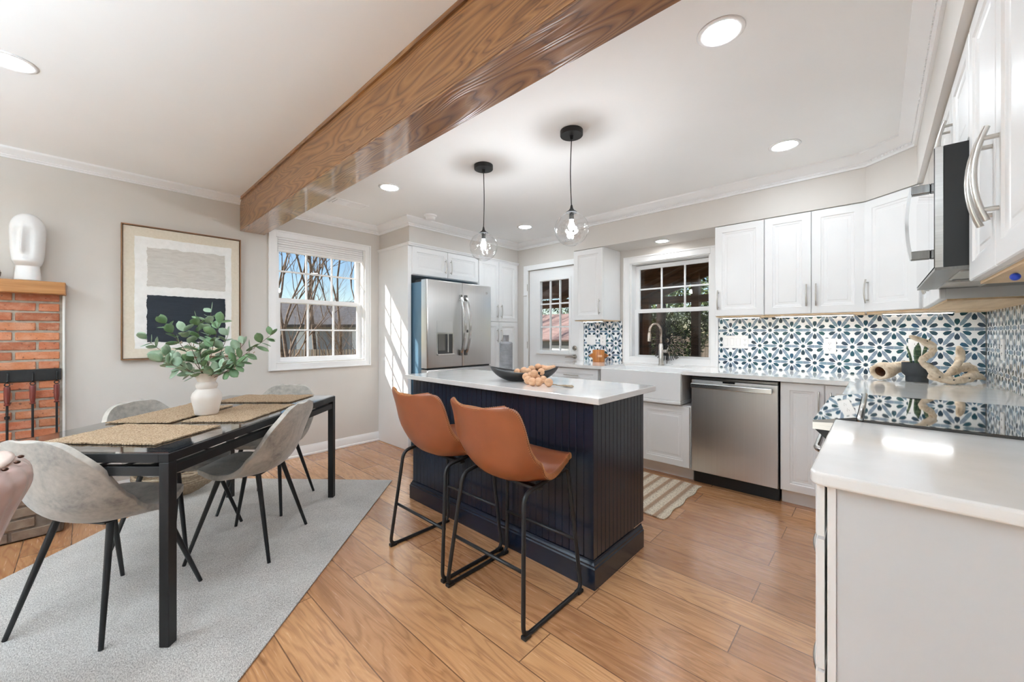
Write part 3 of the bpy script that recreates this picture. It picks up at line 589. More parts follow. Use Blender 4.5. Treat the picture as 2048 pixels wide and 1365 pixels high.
# worktops
t = thing('worktop', 'long white quartz worktop along the back wall turning to the range', 'worktop', (-1, 3.7, .884))
mb = MB()
for a in ((-2.585, -1.93, 3.339, 3.998), (-1.93, -1.185, 3.80, 3.998), (-1.185, -.131, 3.339, 3.998), (-.131, .528, 2.60, 3.998)): mb.box(*a, .8845, .914)
bmesh.ops.remove_doubles(mb.b, verts=mb.b.verts, dist=.0005); mb.build('worktop_slab', QUARTZ, t)
mb = MB(); r_ = .03; pts = [(.528, 1.818), (-.112, 1.818)]+[(-.112+r_-r_*math.cos(a), 1.085+r_-r_*math.sin(a)) for a in [k*PI/2/8 for k in range(9)]]+[(.528, 1.085)]
mb.prism(pts[::-1], .8845, .914); tag(mb.build('worktop', QUARTZ, bevel=.006, seg=3), 'short white quartz worktop on the foreground drawer cabinet', 'worktop')
# sink
t = thing('farmhouse_sink', 'white apron-front farmhouse sink below the kitchen window', 'sink', (-1.56, 3.55, .63))
mb = MB(); sx0, sx1, sy0, sy1, sz0, sz1 = -1.928, -1.187, 3.315, 3.80, .633, .9
mb.box(sx0, sx1, sy0, sy1-.001, sz0, sz0+.03)
for a in ((sx0, sx1, sy0, sy0+.03), (sx0, sx1, sy1-.02, sy1-.002), (sx0, sx0+.02, sy0+.03, sy1-.02), (sx1-.02, sx1, sy0+.03, sy1-.02)): mb.box(*a, sz0+.03, sz1)
mb.build('basin', PORCELAIN, t, bevel=.006, seg=3)
mb = MB(); mb.disc((-1.56, 3.57, sz0+.0302), .045, .003, 24); mb.build('drain', CHROME, t)

# island
t = thing('kitchen_island', 'navy beadboard kitchen island with a moulded plinth', 'island', (-1.77, 1.9, 0))
ix0, ix1, iy0, iy1 = -2.535, -.998, 1.650, 2.205
boxobj('island_body', NAVY, t, ix0+.012, ix1-.012, iy0+.012, iy1, .131, .8905)
def bead(o, U, wtot, n, z0, z1, Nn):
    mb = MB(); o, U, Nn = Vector(o), Vector(U), Vector(Nn); p = wtot/n
    for k in range(n): mb.rings(o+U*(k*p)+Vector((0, 0, z0)), U, Z, Nn, p-.0006, z1-z0, [(0, 0), (0, .0075), (.0032, .0115)])
    return mb
def flats(mb, o, U, wd, z0, z1, Nn): mb.rings(Vector(o)+Vector((0, 0, z0)), U, Z, Nn, wd, z1-z0, [(0, 0), (0, .011), (.001, .012)])
zt = .8905
mb = bead((ix0+.05, iy0+.0118, 0), X, .695, 16, .131, zt, nY); flats(mb, (ix0, iy0+.0118, 0), X, .049, .131, zt, nY); mb.build('beadboard_panel', NAVY, t)
mb = bead((ix0+.748, iy0+.0118, 0), X, .735, 17, .131, zt, nY); flats(mb, (ix1-.053, iy0+.0118, 0), X, .053, .131, zt, nY); mb.build('beadboard_panel', NAVY, t)
mb = bead((ix1-.0118, iy0+.035, 0), Y, iy1-iy0-.037, 13, .131, zt, X); flats(mb, (ix1-.0118, iy0, 0), Y, .034, .131, zt, X); mb.build('beadboard_panel', NAVY, t)
mb = bead((ix0+.0118, iy1, 0), nY, iy1-iy0, 13, .131, zt, nX); mb.build('beadboard_panel', NAVY, t)
for k in range(3): d = door(t, (ix1-.02-k*.50, iy1+.0005, .14), nX, Z, Y, .49, .735, m=NAVY); pull(d, (ix1-.06-k*.5, iy1+.02, .68), (ix1-.06-k*.5, iy1+.02, .84), Y)
mb = MB(); P_ = [(0, .001), (.018, .001), (.018, .098), (.013, .104), (.013, .112), (.006, .120), (.004, .1305), (0, .1305)]
sweep(mb, [(ix0, 2.165), (ix0, iy0), (ix1, iy0), (ix1, 2.165)][::1], [(a, z) for a, z in P_]); mb.build('plinth', NAVY, t, auto=35)
boxobj('toe_kick', NAVY, t, ix0+.03, ix1-.03, iy0+.03, 2.14, .001, .1305)
mb = MB(); mb.box(-2.56, -.935, 1.592, 2.225, .8915, .9215); tag(mb.build('island_worktop', QUARTZ, bevel=.003, seg=3), 'white quartz slab topping the navy island', 'worktop')

# ------------------------------------------------------------------ backsplash and wall plates
mb = MB(); mb.box(-1.082, .518, YB-.009, YB-.0005, .9145, 1.3635); tag(mb.build('tile_backsplash', TILE_B), 'blue star-patterned tile backsplash right of the sink window', 'backsplash')
mb = MB(); mb.box(-2.542, -2.057, YB-.009, YB-.0005, .9145, 1.3635); tag(mb.build('tile_backsplash', TILE_B), 'small blue star-tile backsplash between the back door and sink window', 'backsplash')
mb = MB(); mb.box(XC-.009, XC-.0005, .98, YB-.0095, .9145, 1.3635); mb.box(XC-.009, XC-.0005, 1.83, 2.56, .3, .9144); tag(mb.build('tile_backsplash', TILE_C), 'star-tile backsplash on the right wall behind the range', 'backsplash')
def plate(label, o, U, Nn, wd, ht, kinds, group=None):
    o, U, Nn = Vector(o), Vector(U), Vector(Nn); t = thing('wall_plate', label, 'outlet', tuple(o), group)
    mb = MB(); mb.rings(o, U, Z, Nn, wd, ht, [(0, 0), (0, .004), (.003, .0065)]); mb.build('plate', PLATE, t)
    n = len(kinds)
    for k, kd in enumerate(kinds):
        c = o+U*(wd*(k+.5)/n)+Vector((0, 0, ht/2))+Nn*.0066
        if kd == 's': mb = MB(); mb.rings(c-U*.016-Vector((0, 0, .032)), U, Z, Nn, .032, .064, [(0, 0), (0, .002), (.002, .004)]); mb.build('rocker_switch', PLATE, t)
        else:
            mb = MB()
            for dz in (-.022, .022):
                for dx in (-.006, .006): mb.obox(c+U*(dx-.001)+Vector((0, 0, dz-.003)), U*.002, Vector((0, 0, .009)), Nn*.0008)
                mb.obox(c+U*(-.002)+Vector((0, 0, dz-.011)), U*.004, Vector((0, 0, .004)), Nn*.0008)
            mb.build('socket_slots', SLOT, t)
plate('wide four-gang white plate at the left end of the long backsplash', (-1.045, YB-.0095, 1.092), X, nY, .205, .115, 'ssso')
plate('white outlet plate in the middle of the long backsplash', (-.315, YB-.0095, 1.065), X, nY, .078, .12, 'o')
plate('white outlet plate behind the snake plant', (.16, YB-.0095, 1.065), X, nY, .078, .12, 'o')
plate('double white switch plate nearer the back door', (-2.50, YB-.0095, 1.10), X, nY, .115, .115, 'ss')
plate('single white outlet plate above the wooden canister', (-2.325, YB-.0095, 1.10), X, nY, .072, .115, 'o')
plate('white outlet plate on the right wall near the corner', (XC-.0095, 3.55, 1.07), nY, nX, .078, .12, 'o')
plate('white switch plate on the right wall above the range side', (XC-.0095, 2.95, 1.06), nY, nX, .12, .12, 'ss')

# ------------------------------------------------------------------ appliances
t = thing('refrigerator', 'stainless french-door refrigerator with an ice and water dispenser', 'refrigerator', (-3.8, 2.77, 0))
fx, fy0, fy1 = -3.335, 2.335, 3.235
boxobj('case', FRBODY, t, -4.19, -3.44, fy0+.004, fy1-.004, .03, 1.765, bevel=.003); boxobj('hinge_cover', RUBBER, t, -3.56, -3.40, fy0+.01, fy0+.06, 1.7655, 1.79); boxobj('kick_grille', RUBBER, t, -4.18, -3.47, fy0+.02, fy1-.02, .001, .0295)
def fdoor(nm, a, b, z0, z1):
    mb = MB(); mb.rings((-3.438, a, z0), Y, Z, X, b-a, z1-z0, [(0, 0), (0, fx+3.438-.012), (.004, fx+3.438-.003), (.012, fx+3.438)]); return mb.build(nm, STEEL, t, auto=50)
mid = 2.80
dl = fdoor('door', fy0, mid-.003, .872, 1.783); dr = fdoor('door', mid+.003, fy1, .872, 1.783)
fz = fdoor('freezer_drawer', fy0, fy1, .06, .855)
boxobj('door_gasket', RUBBER, t, -3.43, -3.36, fy0+.01, fy1-.01, .8555, .8715)
def arc_handle(par, y, z0, z1, out=.07):
    mb = MB(); rows = []
    for k in range(21):
        q = k/20; z = z0+(z1-z0)*q; xo = fx+.018+out*(1-(2*q-1)**2)**.8
        rows.append([(xo+a, y+b, z) for a, b in ((-.008, -.014), (.008, -.012), (.008, .012), (-.008, .014))])
    vs = mb.grid(rows, close_v=True); mb.b.faces.new(vs[0]); mb.b.faces.new(vs[-1][::-1]); h = mb.build('handle', STEELH, par, auto=50)
    for zq in (z0, z1): boxobj('handle_mount', STEELD, h, fx+.0003, fx+.022, y-.016, y+.016, zq-.03, zq+.03, bevel=.003)
arc_handle(dl, mid-.035, 1.02, 1.62); arc_handle(dr, mid+.035, 1.02, 1.62)
mb = MB(); mb.tube([(fx+.06, fy0+.08, .79), (fx+.075, 2.78, .79), (fx+.06, fy1-.08, .79)], .012, 10); mb.tube([(fx, fy0+.1, .79), (fx+.06, fy0+.1, .79)], .01); mb.tube([(fx, fy1-.1, .79), (fx+.06, fy1-.1, .79)], .01); mb.build('handle', STEELH, fz, auto=50)
mb = MB(); mb.rings((fx+.0003, 2.452, 1.235), Y, Z, X, .212, .125, [(0, 0), (0, .002), (.003, .003)]); ds = mb.build('dispenser_panel', STEEL, dl)
mb = MB(); mb.rings((fx+.0003, 2.452, 1.0), Y, Z, X, .212, .2345, [(0, 0), (0, .006), (.008, .006), (.010, .0005), (.012, .0005)]); ds = mb.build('dispenser_frame', STEELH, dl)
boxobj('dispenser_recess', SLOT, dl, fx+.001, fx+.0035, 2.464, 2.652, 1.012, 1.222); boxobj('dispenser_back', STEELD, dl, fx+.0036, fx+.0046, 2.47, 2.56, 1.05, 1.222); boxobj('dispenser_paddle', STEELH, dl, fx+.0036, fx+.012, 2.585, 2.60, 1.03, 1.222)
boxobj('drip_tray', STEELH, dl, fx+.0036, fx+.03, 2.45, 2.664, 1.0, 1.018, bevel=.003)
boxobj('maker_badge', SLOT, dr, fx+.0003, fx+.002, 2.85, 2.88, 1.24, 1.27); mb = MB(); mb.disc((fx+.0002, 3.16, 1.70), .014, .002, 20, X); mb.build('round_badge', CHROME, dr)

t = thing('dishwasher', 'stainless dishwasher with a bar handle set between white cabinets', 'dishwasher', (-.82, 3.7, 0))
dx0, dx1 = -1.12, -.52
boxobj('tub', RUBBER, t, dx0+.005, dx1-.005, 3.40, 3.99, .10, .8835); boxobj('toe_kick', MATTEBLK, t, dx0+.004, dx1-.004, 3.43, 3.9, .001, .0995)
mb = MB(); mb.rings((dx0+.003, 3.399, .105), X, Z, nY, dx1-dx0-.006, .745, [(0, 0), (0, .027), (.003, .031)]); dd = mb.build('door', STEEL, t, bevel=.001)
mb = MB(); mb.rings((dx0+.003, 3.399, .851), X, Z, nY, dx1-dx0-.006, .022, [(0, 0), (0, .020), (.003, .024)]); mb.build('control_strip', STEELD, t)
boxobj('display', BLACKG, t, -.885, -.80, 3.3665, 3.3679, .836, .848)
mb = MB(); mb.box(dx0+.012, dx1-.032, 3.316, 3.334, .787, .826); hd = mb.build('handle', STEELH, dd, bevel=.004, seg=3)
for q_ in (dx0+.03, dx1-.06): boxobj('handle_mount', STEELD, hd, q_, q_+.02, 3.334, 3.3678, .795, .818)

t = thing('range', 'slide-in electric range with a black glass cooktop', 'stove', (.17, 2.2, 0))
ry0, ry1 = 1.824, 2.592
boxobj('oven_body', STEELD, t, -.075, .515, ry0, ry1, .06, .895); boxobj('kick_plate', RUBBER, t, -.04, .5, ry0+.01, ry1-.01, .001, .0595)
boxobj('cooktop', BLACKG, t, -.035, .518, ry0-.004, ry1+.004, .9145, .922, bevel=.001); boxobj('cooktop_base', STEELD, t, -.045, .515, ry0, ry1, .8955, .914)
mb = MB(); mb.tube([(-.044, ry0-.003, .921), (-.044, ry1+.003, .921)], .009, 10); mb.build('trim_rail', STEELH, t, smooth=True)
mb = MB(); a = [(-.054, .926), (-.176, .900), (-.176, .893), (-.054, .905)]
def yprism(mb, prof, y0, y1):
    A = [mb.b.verts.new((x, y0, z)) for x, z in prof]; B = [mb.b.verts.new((x, y1, z)) for x, z in prof]; n = len(prof)
    mb.b.faces.new(A); mb.b.faces.new(B[::-1])
    for i in range(n): mb.b.faces.new((A[i], A[(i+1) % n], B[(i+1) % n], B[i]))
yprism(mb, a, ry0, ry1); mb.build('control_panel', BLACKG, t)
mb = MB(); yprism(mb, [(-.176, .8925), (-.176, .868), (-.075, .868), (-.054, .9045)], ry0, ry1); mb.build('panel_skirt', STEELH, t)
mb = MB(); yprism(mb, [(-.170, .8675), (-.118, .815), (-.0755, .815), (-.0755, .8675)], ry0+.004, ry1-.004); mb.build('vent_slope', MATTEBLK, t)
mb = MB(); mb.rings((-.0755, ry1-.004, .20), nY, Z, nX, ry1-ry0-.008, .612, [(0, 0), (0, .038), (.004, .043)]); od = mb.build('oven_door', STEEL, t)
mb = MB(); mb.rings((-.1187, ry1-.12, .33), nY, Z, nX, .54, .33, [(0, 0), (0, .001)]); mb.build('oven_window', BLACKG, od)
mb = MB(); pts = [(-.12, ry0+.05, .775), (-.155, ry0+.055, .78), (-.172, ry0+.09, .78), (-.178, 2.2, .78), (-.172, ry1-.09, .78), (-.155, ry1-.055, .78), (-.12, ry1-.05, .775)]
mb.tube(fillet(pts, .03, 4), .011, 10); mb.build('handle', STEELH, od, smooth=True)
mb = MB(); mb.rings((-.0755, ry1-.004, .07), nY, Z, nX, ry1-ry0-.008, .122, [(0, 0), (0, .038), (.004, .043)]); mb.build('storage_drawer', STEEL, t)

t = thing('microwave', 'over-the-range microwave with a black side and chrome handle', 'microwave', (.33, 2.17, 1.4))
my0, my1, mx = 1.795, 2.553, .147
boxobj('case', MATTEBLK, t, mx+.002, .526, my0, my1, 1.424, 1.799, bevel=.002)
boxobj('control_column', BLACKG, t, mx-.018, mx+.001, my0+.002, my0+.16, 1.426, 1.796)
boxobj('door_glass', BLACKG, t, mx-.018, mx+.001, my0+.163, my1-.002, 1.426, 1.796); boxobj('door_edge', STEELH, t, mx-.016, mx+.0015, my0-.0012, my0+.0015, 1.424, 1.798)
mb = MB(); yh = my0+.12
rows = []
for k in range(17):
    q = k/16; z = 1.47+.245*q; xo = mx-.062-.012*(1-(2*q-1)**2)
    rows.append([(xo+a, yh+b, z) for a, b in ((-.004, -.013), (.005, -.012), (.005, .012), (-.004, .013))])
vs = mb.grid(rows, close_v=True); mb.b.faces.new(vs[0]); mb.b.faces.new(vs[-1][::-1]); hd = mb.build('handle', CHROME, t, auto=50)
for zq in (1.468, 1.688): boxobj('handle_mount', STEELD, hd, mx-.064, mx-.0182, yh-.013, yh+.013, zq, zq+.029, bevel=.002)
mb = MB(); mb.box(mx-.016, .52, my0+.001, my1-.001, 1.4155, 1.4238); mb.build('underside_panel', STEELD, t)
mb = MB()
for (a, b) in ((my0+.06, my0+.34), (my1-.34, my1-.06)):
    mb.rings((.19, b, 1.4153), nY, X, (0, 0, -1), b-a, .12, [(0, 0), (0, .003), (.006, .003), (.008, .001)])
mb.build('grease_filter', NICKEL, t)

# ------------------------------------------------------------------ lamps, vent, detector
GLOW2 = mat('soffit_lamp_glow', (1, 1, 1, 1), .5, emis=(.95, .98, 1, 1), es=LAMP*.5)
def downlight(x, y, z=ZC, label='', grp='recessed ceiling lights', r=.083, m=GLOW):
    t = thing('recessed_light', label, 'ceiling light', (x, y, z), grp)
    mb = MB(); mb.lathe([(r-.016, -.0025), (r-.013, -.006), (r, -.004), (r+.006, -.0006)], 40, (x, y, z)); tr = mb.build('trim_ring', TRIM, t, smooth=True)
    mb = MB(); mb.disc((x, y, z-.0006), r-.016, -.002, 40); mb.build('diffuser', m, t); return t
downlight(-.467, 1.75, label='round white recessed light nearest the camera on the right')
downlight(-.442, 3.08, label='recessed light above the dishwasher run, near the range side')
downlight(-2.983, 1.714, label='recessed light between the beam and the ceiling vent')
downlight(-2.943, 3.39, label='small recessed light between the two pendants, near the back door')
downlight(-2.858, -.239, label='recessed light on the dining side of the beam at the left edge')
downlight(-1.54, 3.81, 2.1295, label='recessed light in the soffit over the sink window', r=.07, m=GLOW2)
UPL = mat('fill_lamp_glow', (1, 1, 1, 1), .5, emis=(.72, .87, 1, 1), es=400)
def fill_lamp(x, y, label):  # unseen uplighter, added as fill to brighten ceiling and room
    t = thing('added_fill_lamp', label, 'added fill lamp', (x, y, .0145), 'added fill lights out of view behind the camera')
    mb = MB(); mb.lathe([(0, .0005), (.13, .0005), (.13, .015), (.02, .03), (0, .03)], 32, (x, y, .014)); mb.build('base', BLACKM, t, auto=40)
    mb = MB(); mb.tube([(x, y, .04), (x, y, 1.72)], .012, 12); mb.build('pole', BLACKM, t)
    mb = MB(); mb.lathe([(0, 1.70), (.04, 1.705), (.13, 1.75), (.19, 1.82), (.187, 1.82), (.125, 1.76), (0, 1.72)], 40, (x, y, 0)); mb.build('bowl_shade', BLACKM, t, smooth=True)
    mb = MB(); mb.disc((x, y, 1.775), .125, .006, 32); mb.build('fill_diffuser', UPL, t)
fill_lamp(-2.6, -2.3, 'added unseen fill lamp behind the camera on the fireplace side'); fill_lamp(-1.2, -1.5, 'added unseen fill lamp directly behind the camera'); downlight(-1.2, -.24, label='added unseen recessed light on the dining side of the beam, nearer the camera')  # all out of view; the recessed one is added to light rug and table
t = thing('ceiling_vent', 'small white slotted ceiling vent next to the beam', 'vent', (-3.62, 1.66, ZC))
mb = MB(); mb.rings((-3.72, 1.51, ZC-.0005), Y, X, (0, 0, -1), .32, .17, [(0, 0), (0, .003), (.006, .006), (.022, .006), (.024, .003)]); mb.build('frame', TRIM, t)
boxobj('grille_back', SLOT, t, -3.695, -3.575, 1.537, 1.655, ZC-.0055, ZC-.0036)
mb = MB()
for k in range(9): mb.obox((-3.690+k*.0135, 1.537, ZC-.0095), (.006, 0, .004), (0, .118, 0), (0, 0, .0012))
mb.build('louvre', TRIM, t)
t = thing('smoke_detector', 'round white smoke detector on the ceiling near the bulkhead', 'smoke detector', (-3.37, 2.40, ZC))
mb = MB(); mb.lathe([(0, -.05), (.03, -.05), (.045, -.044), (.05, -.02), (.062, -.016), (.066, -.0005)], 32, (-3.37, 2.40, ZC)); mb.build('housing', TRIM, t, auto=40)
BULB = mat('pendant_bulb', (1, 1, 1, 1), .3, emis=(.90, .95, 1, 1), es=290)
def pendant(x, y, label):
    t = thing('pendant_light', label, 'pendant light', (x, y, ZC), 'glass globe pendants over the island'); zc = 1.853; r = .1015
    mb = MB(); mb.lathe([(0, -.031), (.066, -.031), (.068, -.028), (.068, -.001), (0, -.0005)], 40, (x, y, ZC)); cp = mb.build('canopy', BLACKM, t, auto=40)
    mb = MB(); mb.lathe([(.010, -.055), (.011, -.034), (.013, -.0315)], 14, (x, y, ZC)); mb.build('cord_grip', BLACKM, cp)
    mb = MB(); top = zc+r+.035; mb.tube([(x+.006*math.sin(k*PI/10)*(1 if x < -2 else -1.3), y, ZC-.05+(top-ZC+.05)*k/10) for k in range(11)], .003, 8); mb.build('cord', BLACKM, t, smooth=True)
    mb = MB(); mb.lathe([(.004, .05), (.007, .042), (.009, .03), (.016, .018), (.034, .006), (.036, .002), (.014, .001), (.014, -.04), (0, -.04)], 28, (x, y, zc+r-.006)); mb.build('socket_cap', BLACKM, t, auto=50)
    mb = MB(); rows = []
    for j in range(3, 41):
        a = PI*j/44
        rows.append([(x+r*math.sin(a)*math.cos(2*PI*i/48), y+r*math.sin(a)*math.sin(2*PI*i/48), zc+r*math.cos(a)) for i in range(48)])
    mb.grid(rows, close_v=True); mb.build('globe', GLOBE, t, smooth=True)
    mb = MB(); mb.lathe([(.0, -.062), (.010, -.060), (.017, -.052), (.019, -.040), (.015, -.026), (.011, -.014), (.011, 0)], 20, (x, y, zc+r-.045)); mb.build('bulb', BULB, t, smooth=True)
pendant(-2.095, 1.955, 'clear glass globe pendant hanging over the refrigerator end of the island')
pendant(-1.352, 1.985, 'clear glass globe pendant hanging nearer, over the middle of the island')

# ------------------------------------------------------------------ bar stools
def shell_rows(prof, wf, lift, ns, nt_, rc=.07):
    """sheet swept along prof [(y,z)] with half width wf(q); edges lifted along the inward normal, ends rounded"""
    P = [Vector((0, a, b)) for a, b in prof]; Ls = [0]
    for i in range(1, len(P)): Ls.append(Ls[-1]+(P[i]-P[i-1]).length)
    Tt = Ls[-1]
    def at(d):
        d = max(0, min(Tt, d))
        for i in range(1, len(P)):
            if d <= Ls[i]+1e-9:
                f = (d-Ls[i-1])/(Ls[i]-Ls[i-1])
                p0, p1, p2, p3 = P[max(i-2, 0)], P[i-1], P[i], P[min(i+1, len(P)-1)]
                return .5*((2*p1)+(-p0+p2)*f+(2*p0-5*p1+4*p2-p3)*f*f+(-p0+3*p1-3*p2+p3)*f**3)
        return P[-1]
    rows = []
    for i in range(ns+1):
        d = Tt*(.5-.5*math.cos(PI*i/ns)); q = d/Tt; p = at(d); tg = (at(d+.004)-at(d-.004)).normalized(); nn = Vector((0, -tg.z, tg.y))
        e = min(d, Tt-d); k = wf(q)-(rc*(1-math.sqrt(max(0, 1-(1-e/rc)**2))) if e < rc else 0); row = []
        for j in range(nt_+1):
            s_ = math.sin(PI/2*(2*j/nt_-1)); row.append(Vector((s_*k, 0, 0))+p+nn*(lift(q)*abs(s_)**2.4*(k/wf(q))))
        rows.append(row)
    return rows
def stool(label):
    t = thing('bar_stool', label, 'bar stool', (0, 0, 0), 'cognac leather stools at the island')
    # local: sitter faces +y; feet at y -.20 .. .21
    prof = [(-.265, .905), (-.248, .85), (-.222, .77), (-.192, .685), (-.152, .612), (-.088, .567), (.0, .560), (.09, .588), (.17, .618), (.225, .618)]
    wf = lambda q: .205+.03*math.sin(PI*min(1, q*1.15))-.01*(q > .9)
    lift = lambda q: .055*math.exp(-((q-.12)/.22)**2)+.075*math.exp(-((q-.48)/.17)**2)+.012
    rows = shell_rows(prof, wf, lift, 34, 22, .05)
    mb = MB(); mb.grid(rows); mb.build('seat_shell', COGNAC, t, smooth=True, solid=.026, sub=1, solidoff=0, bevel=0)
    edge = [(r[0], r[1]) for r in rows]+[(a, b) for a, b in zip(rows[-1], rows[-2])][1:-1]+[(r[-1], r[-2]) for r in rows[::-1]]+[(a, b) for a, b in zip(rows[0], rows[1])][::-1][1:-1]
    edge = [q for k, q in enumerate(edge) if (q[0]-edge[k-1][0]).length > .0015]; mb = MB(); acc = 0
    for i in range(len(edge)):
        (a, ai), (b, bi) = edge[i], edge[(i+1) % len(edge)]; dd_ = b-a; Ln = dd_.length
        while acc < Ln:
            f = acc/max(Ln, 1e-6); p = a+dd_*f; inw = ((ai+(bi-ai)*f)-p); inw = (inw-dd_*(inw.dot(dd_)/dd_.length_squared)).normalized(); nrm = dd_.normalized().cross(inw).normalized()
            mb.tube([p-nrm*.0135+inw*.006, p-nrm*.010-inw*.0002, p-inw*.0012, p+nrm*.010-inw*.0002, p+nrm*.0135+inw*.006], .0010, 4); acc += .009
        acc -= Ln
    mb.build('stitching', THREAD, t)
    R = .0095
    for s_ in (-1, 1):
        mb = MB(); X0, X1 = s_*.243, s_*.195
        pts = [(X0, -.205, .012), (X0, .205, .012), (X1, .165, .575), (X1, -.125, .535)]
        loop = [(X0*.998, 0, R), (X0, .208, R), (X1, .165, .588), (X1, -.150, .548), (X0, -.208, R), (X0*.998, -.0, R)]
        mb.tube(fillet(loop, .045, 7), R, 10, caps=False); mb.build('sled_leg', BLACKM, t, smooth=True)
        for yy in (-.19, .19):
            mb = MB(); mb.box(X0-.013, X0+.013, yy-.02, yy+.02, .0005, .016); mb.build('foot_pad', RUBBER, t, bevel=.003)
    def atz(ya, z):  # point on a leg at height z
        q = (z-R)/(.56); return (.243+(-.048)*q, ya*(1)+(.165-.208)*q if ya > 0 else ya+(.073)*q, z)
    for ya, z in ((.208, .245), (-.208, .245)):
        x, y, z = atz(ya, z); mb = MB(); mb.tube([(-x, y, z), (x, y, z)], .008, 10); mb.build('foot_rail', BLACKM, t, smooth=True)
    mb = MB(); mb.box(-.192, .192, -.05, -.02, .534, .545); mb.box(-.192, .192, .08, .11, .556, .567); mb.build('seat_bracket', BLACKM, t); return t
s1 = stool('cognac leather bar stool on the left, nearer the refrigerator')
s2 = copy_tree(s1); s2['label'] = 'cognac leather bar stool on the right, in front of the island corner'
s1.location = (-1.803, 1.388, 0); s2.location = (-1.273, 1.384, 0)

# ------------------------------------------------------------------ rugs
t1 = (-1.27, .02); c_ = [(-2.955, 1.722), (-4.125, .70), (-2.40, -1.08), (-1.23, -.06)]
mb = MB(); mb.prism([c_[3], c_[0], c_[1], c_[2]], .0015, .009); rug = tag(mb.build('area_rug', RUG, bevel=.002), 'large grey flatweave rug under the dining table', 'rug')
mb = MB(); n_ = 40
x0, x1, y0, y1 = -2.15, -1.025, 2.57, 3.33; rows = []
for i in range(n_+1):
    q = i/n_; yy = y0+(y1-y0)*q; rows.append([(x0+(x1-x0)*j/n_+(.008*math.sin(q*19) if j == n_ else 0), yy+.006*math.sin(j*.6)*(1 if i in (0, n_) else 0), .009) for j in range(n_+1)])
mb.grid(rows); tag(mb.build('runner_rug', JUTE2, solid=.008, solidoff=-1), 'striped jute runner on the floor in front of the sink', 'rug')

# ------------------------------------------------------------------ dining table (local frame: a along the table, b across)
P0 = Vector((-2.0, .213, 0)); E1 = Vector((-.681, .732, 0)); E2 = Vector((-.732, -.681, 0)); ANG = math.atan2(E1.y, E1.x)
TL, TW, TZ = 1.435, .79, .757; RZ = .0092
def tp(a, b, z=0): return P0+E1*a+E2*b+Vector((0, 0, z))
t = thing('dining_table', 'black steel dining table with a smoked glass top', 'table', tuple(P0+E1*.7+E2*.4))
def tbox(mb, a0, a1, b0, b1, z0, z1): mb.obox(tp(a0, b0, z0), E1*(a1-a0), E2*(b1-b0), Vector((0, 0, z1-z0)))
LW = .038
for a, b in ((0, 0), (TL-LW, 0), (0, TW-LW), (TL-LW, TW-LW)): mb = MB(); tbox(mb, a, a+LW, b, b+LW, RZ, TZ-.036); mb.build('leg', BLACKM, t, bevel=.002)
mb = MB()
for z0, z1 in ((TZ-.0355, TZ-.001), (TZ-.088, TZ-.052)):
    tbox(mb, 0, TL, 0, .04, z0, z1) if z1 > .74 else tbox(mb, LW, TL-LW, .004, .036, z0, z1)
    tbox(mb, 0, TL, TW-.04, TW, z0, z1) if z1 > .74 else tbox(mb, LW, TL-LW, TW-.036, TW-.004, z0, z1)
    e = .04 if z1 > .74 else LW
    for a in (0, TL-.04): tbox(mb, a+(0 if z1 > .74 else .004), a+.04-(0 if z1 > .74 else .004), e, TW-e, z0, z1)
mb.build('table_frame', BLACKM, t, bevel=.0015)
mb = MB()
for k in range(6): tbox(mb, .04, TL-.04, .12+k*.105, .134+k*.105, TZ-.070, TZ-.064)
for k in range(4): tbox(mb, .27+k*.29, .284+k*.29, .036, TW-.036, TZ-.0635, TZ-.0575)
mb.build('lattice_shelf', BLACKM, t)
mb = MB(); tbox(mb, .004, TL-.004, .004, TW-.004, TZ-.0008, TZ+.0055); mb.build('glass_top', TABLEGLASS, t)
mats = [('woven jute placemat at the near end of the table', (.27, .37), (.50, .33), -.07 ), ('jute placemat on the fireplace side of the white vase', (.73, .59), (.48, .32), .03), ('jute placemat on the kitchen side of the white vase', (.76, .225), (.50, .32), .03), ('jute placemat at the far window end of the table', (1.255, .40), (.50, .31), 0.0)]
ZM = TZ+.006
def placemat(label, c, size, rot, z):
    cx, cy = c; ax = size; mb = MB(); n1, n2 = 30, 20; ca, sa = math.cos(rot), math.sin(rot); rows = []
    along = (label.find('end') > 0)
    L1, L2 = (ax[1], ax[0]) if along else (ax[0], ax[1])
    for i in range(n1+1):
        row = []
        for j in range(n2+1):
            u = (i/n1-.5)*L1; v = (j/n2-.5)*L2
            if i in (0, n1): u += random.uniform(-.004, .004)
            if j in (0, n2): v += random.uniform(-.004, .004)
            row.append(tp(cx+u*ca-v*sa, cy+u*sa+v*ca, z+.0075+.0015*math.sin(i*1.3)*math.sin(j*1.1)))
        rows.append(row)
    mb.grid(rows); return tag(mb.build('placemat', JUTE, solid=.0055, solidoff=-1), label, 'placemat', 'woven jute placemats on the table')
for l, c, sz, r in mats: placemat(l, c, sz, r, ZM)
placemat('dark-edged jute placemat mostly hidden behind the white vase', (1.02, .69), (.24, .14), .25, ZM+.0005)

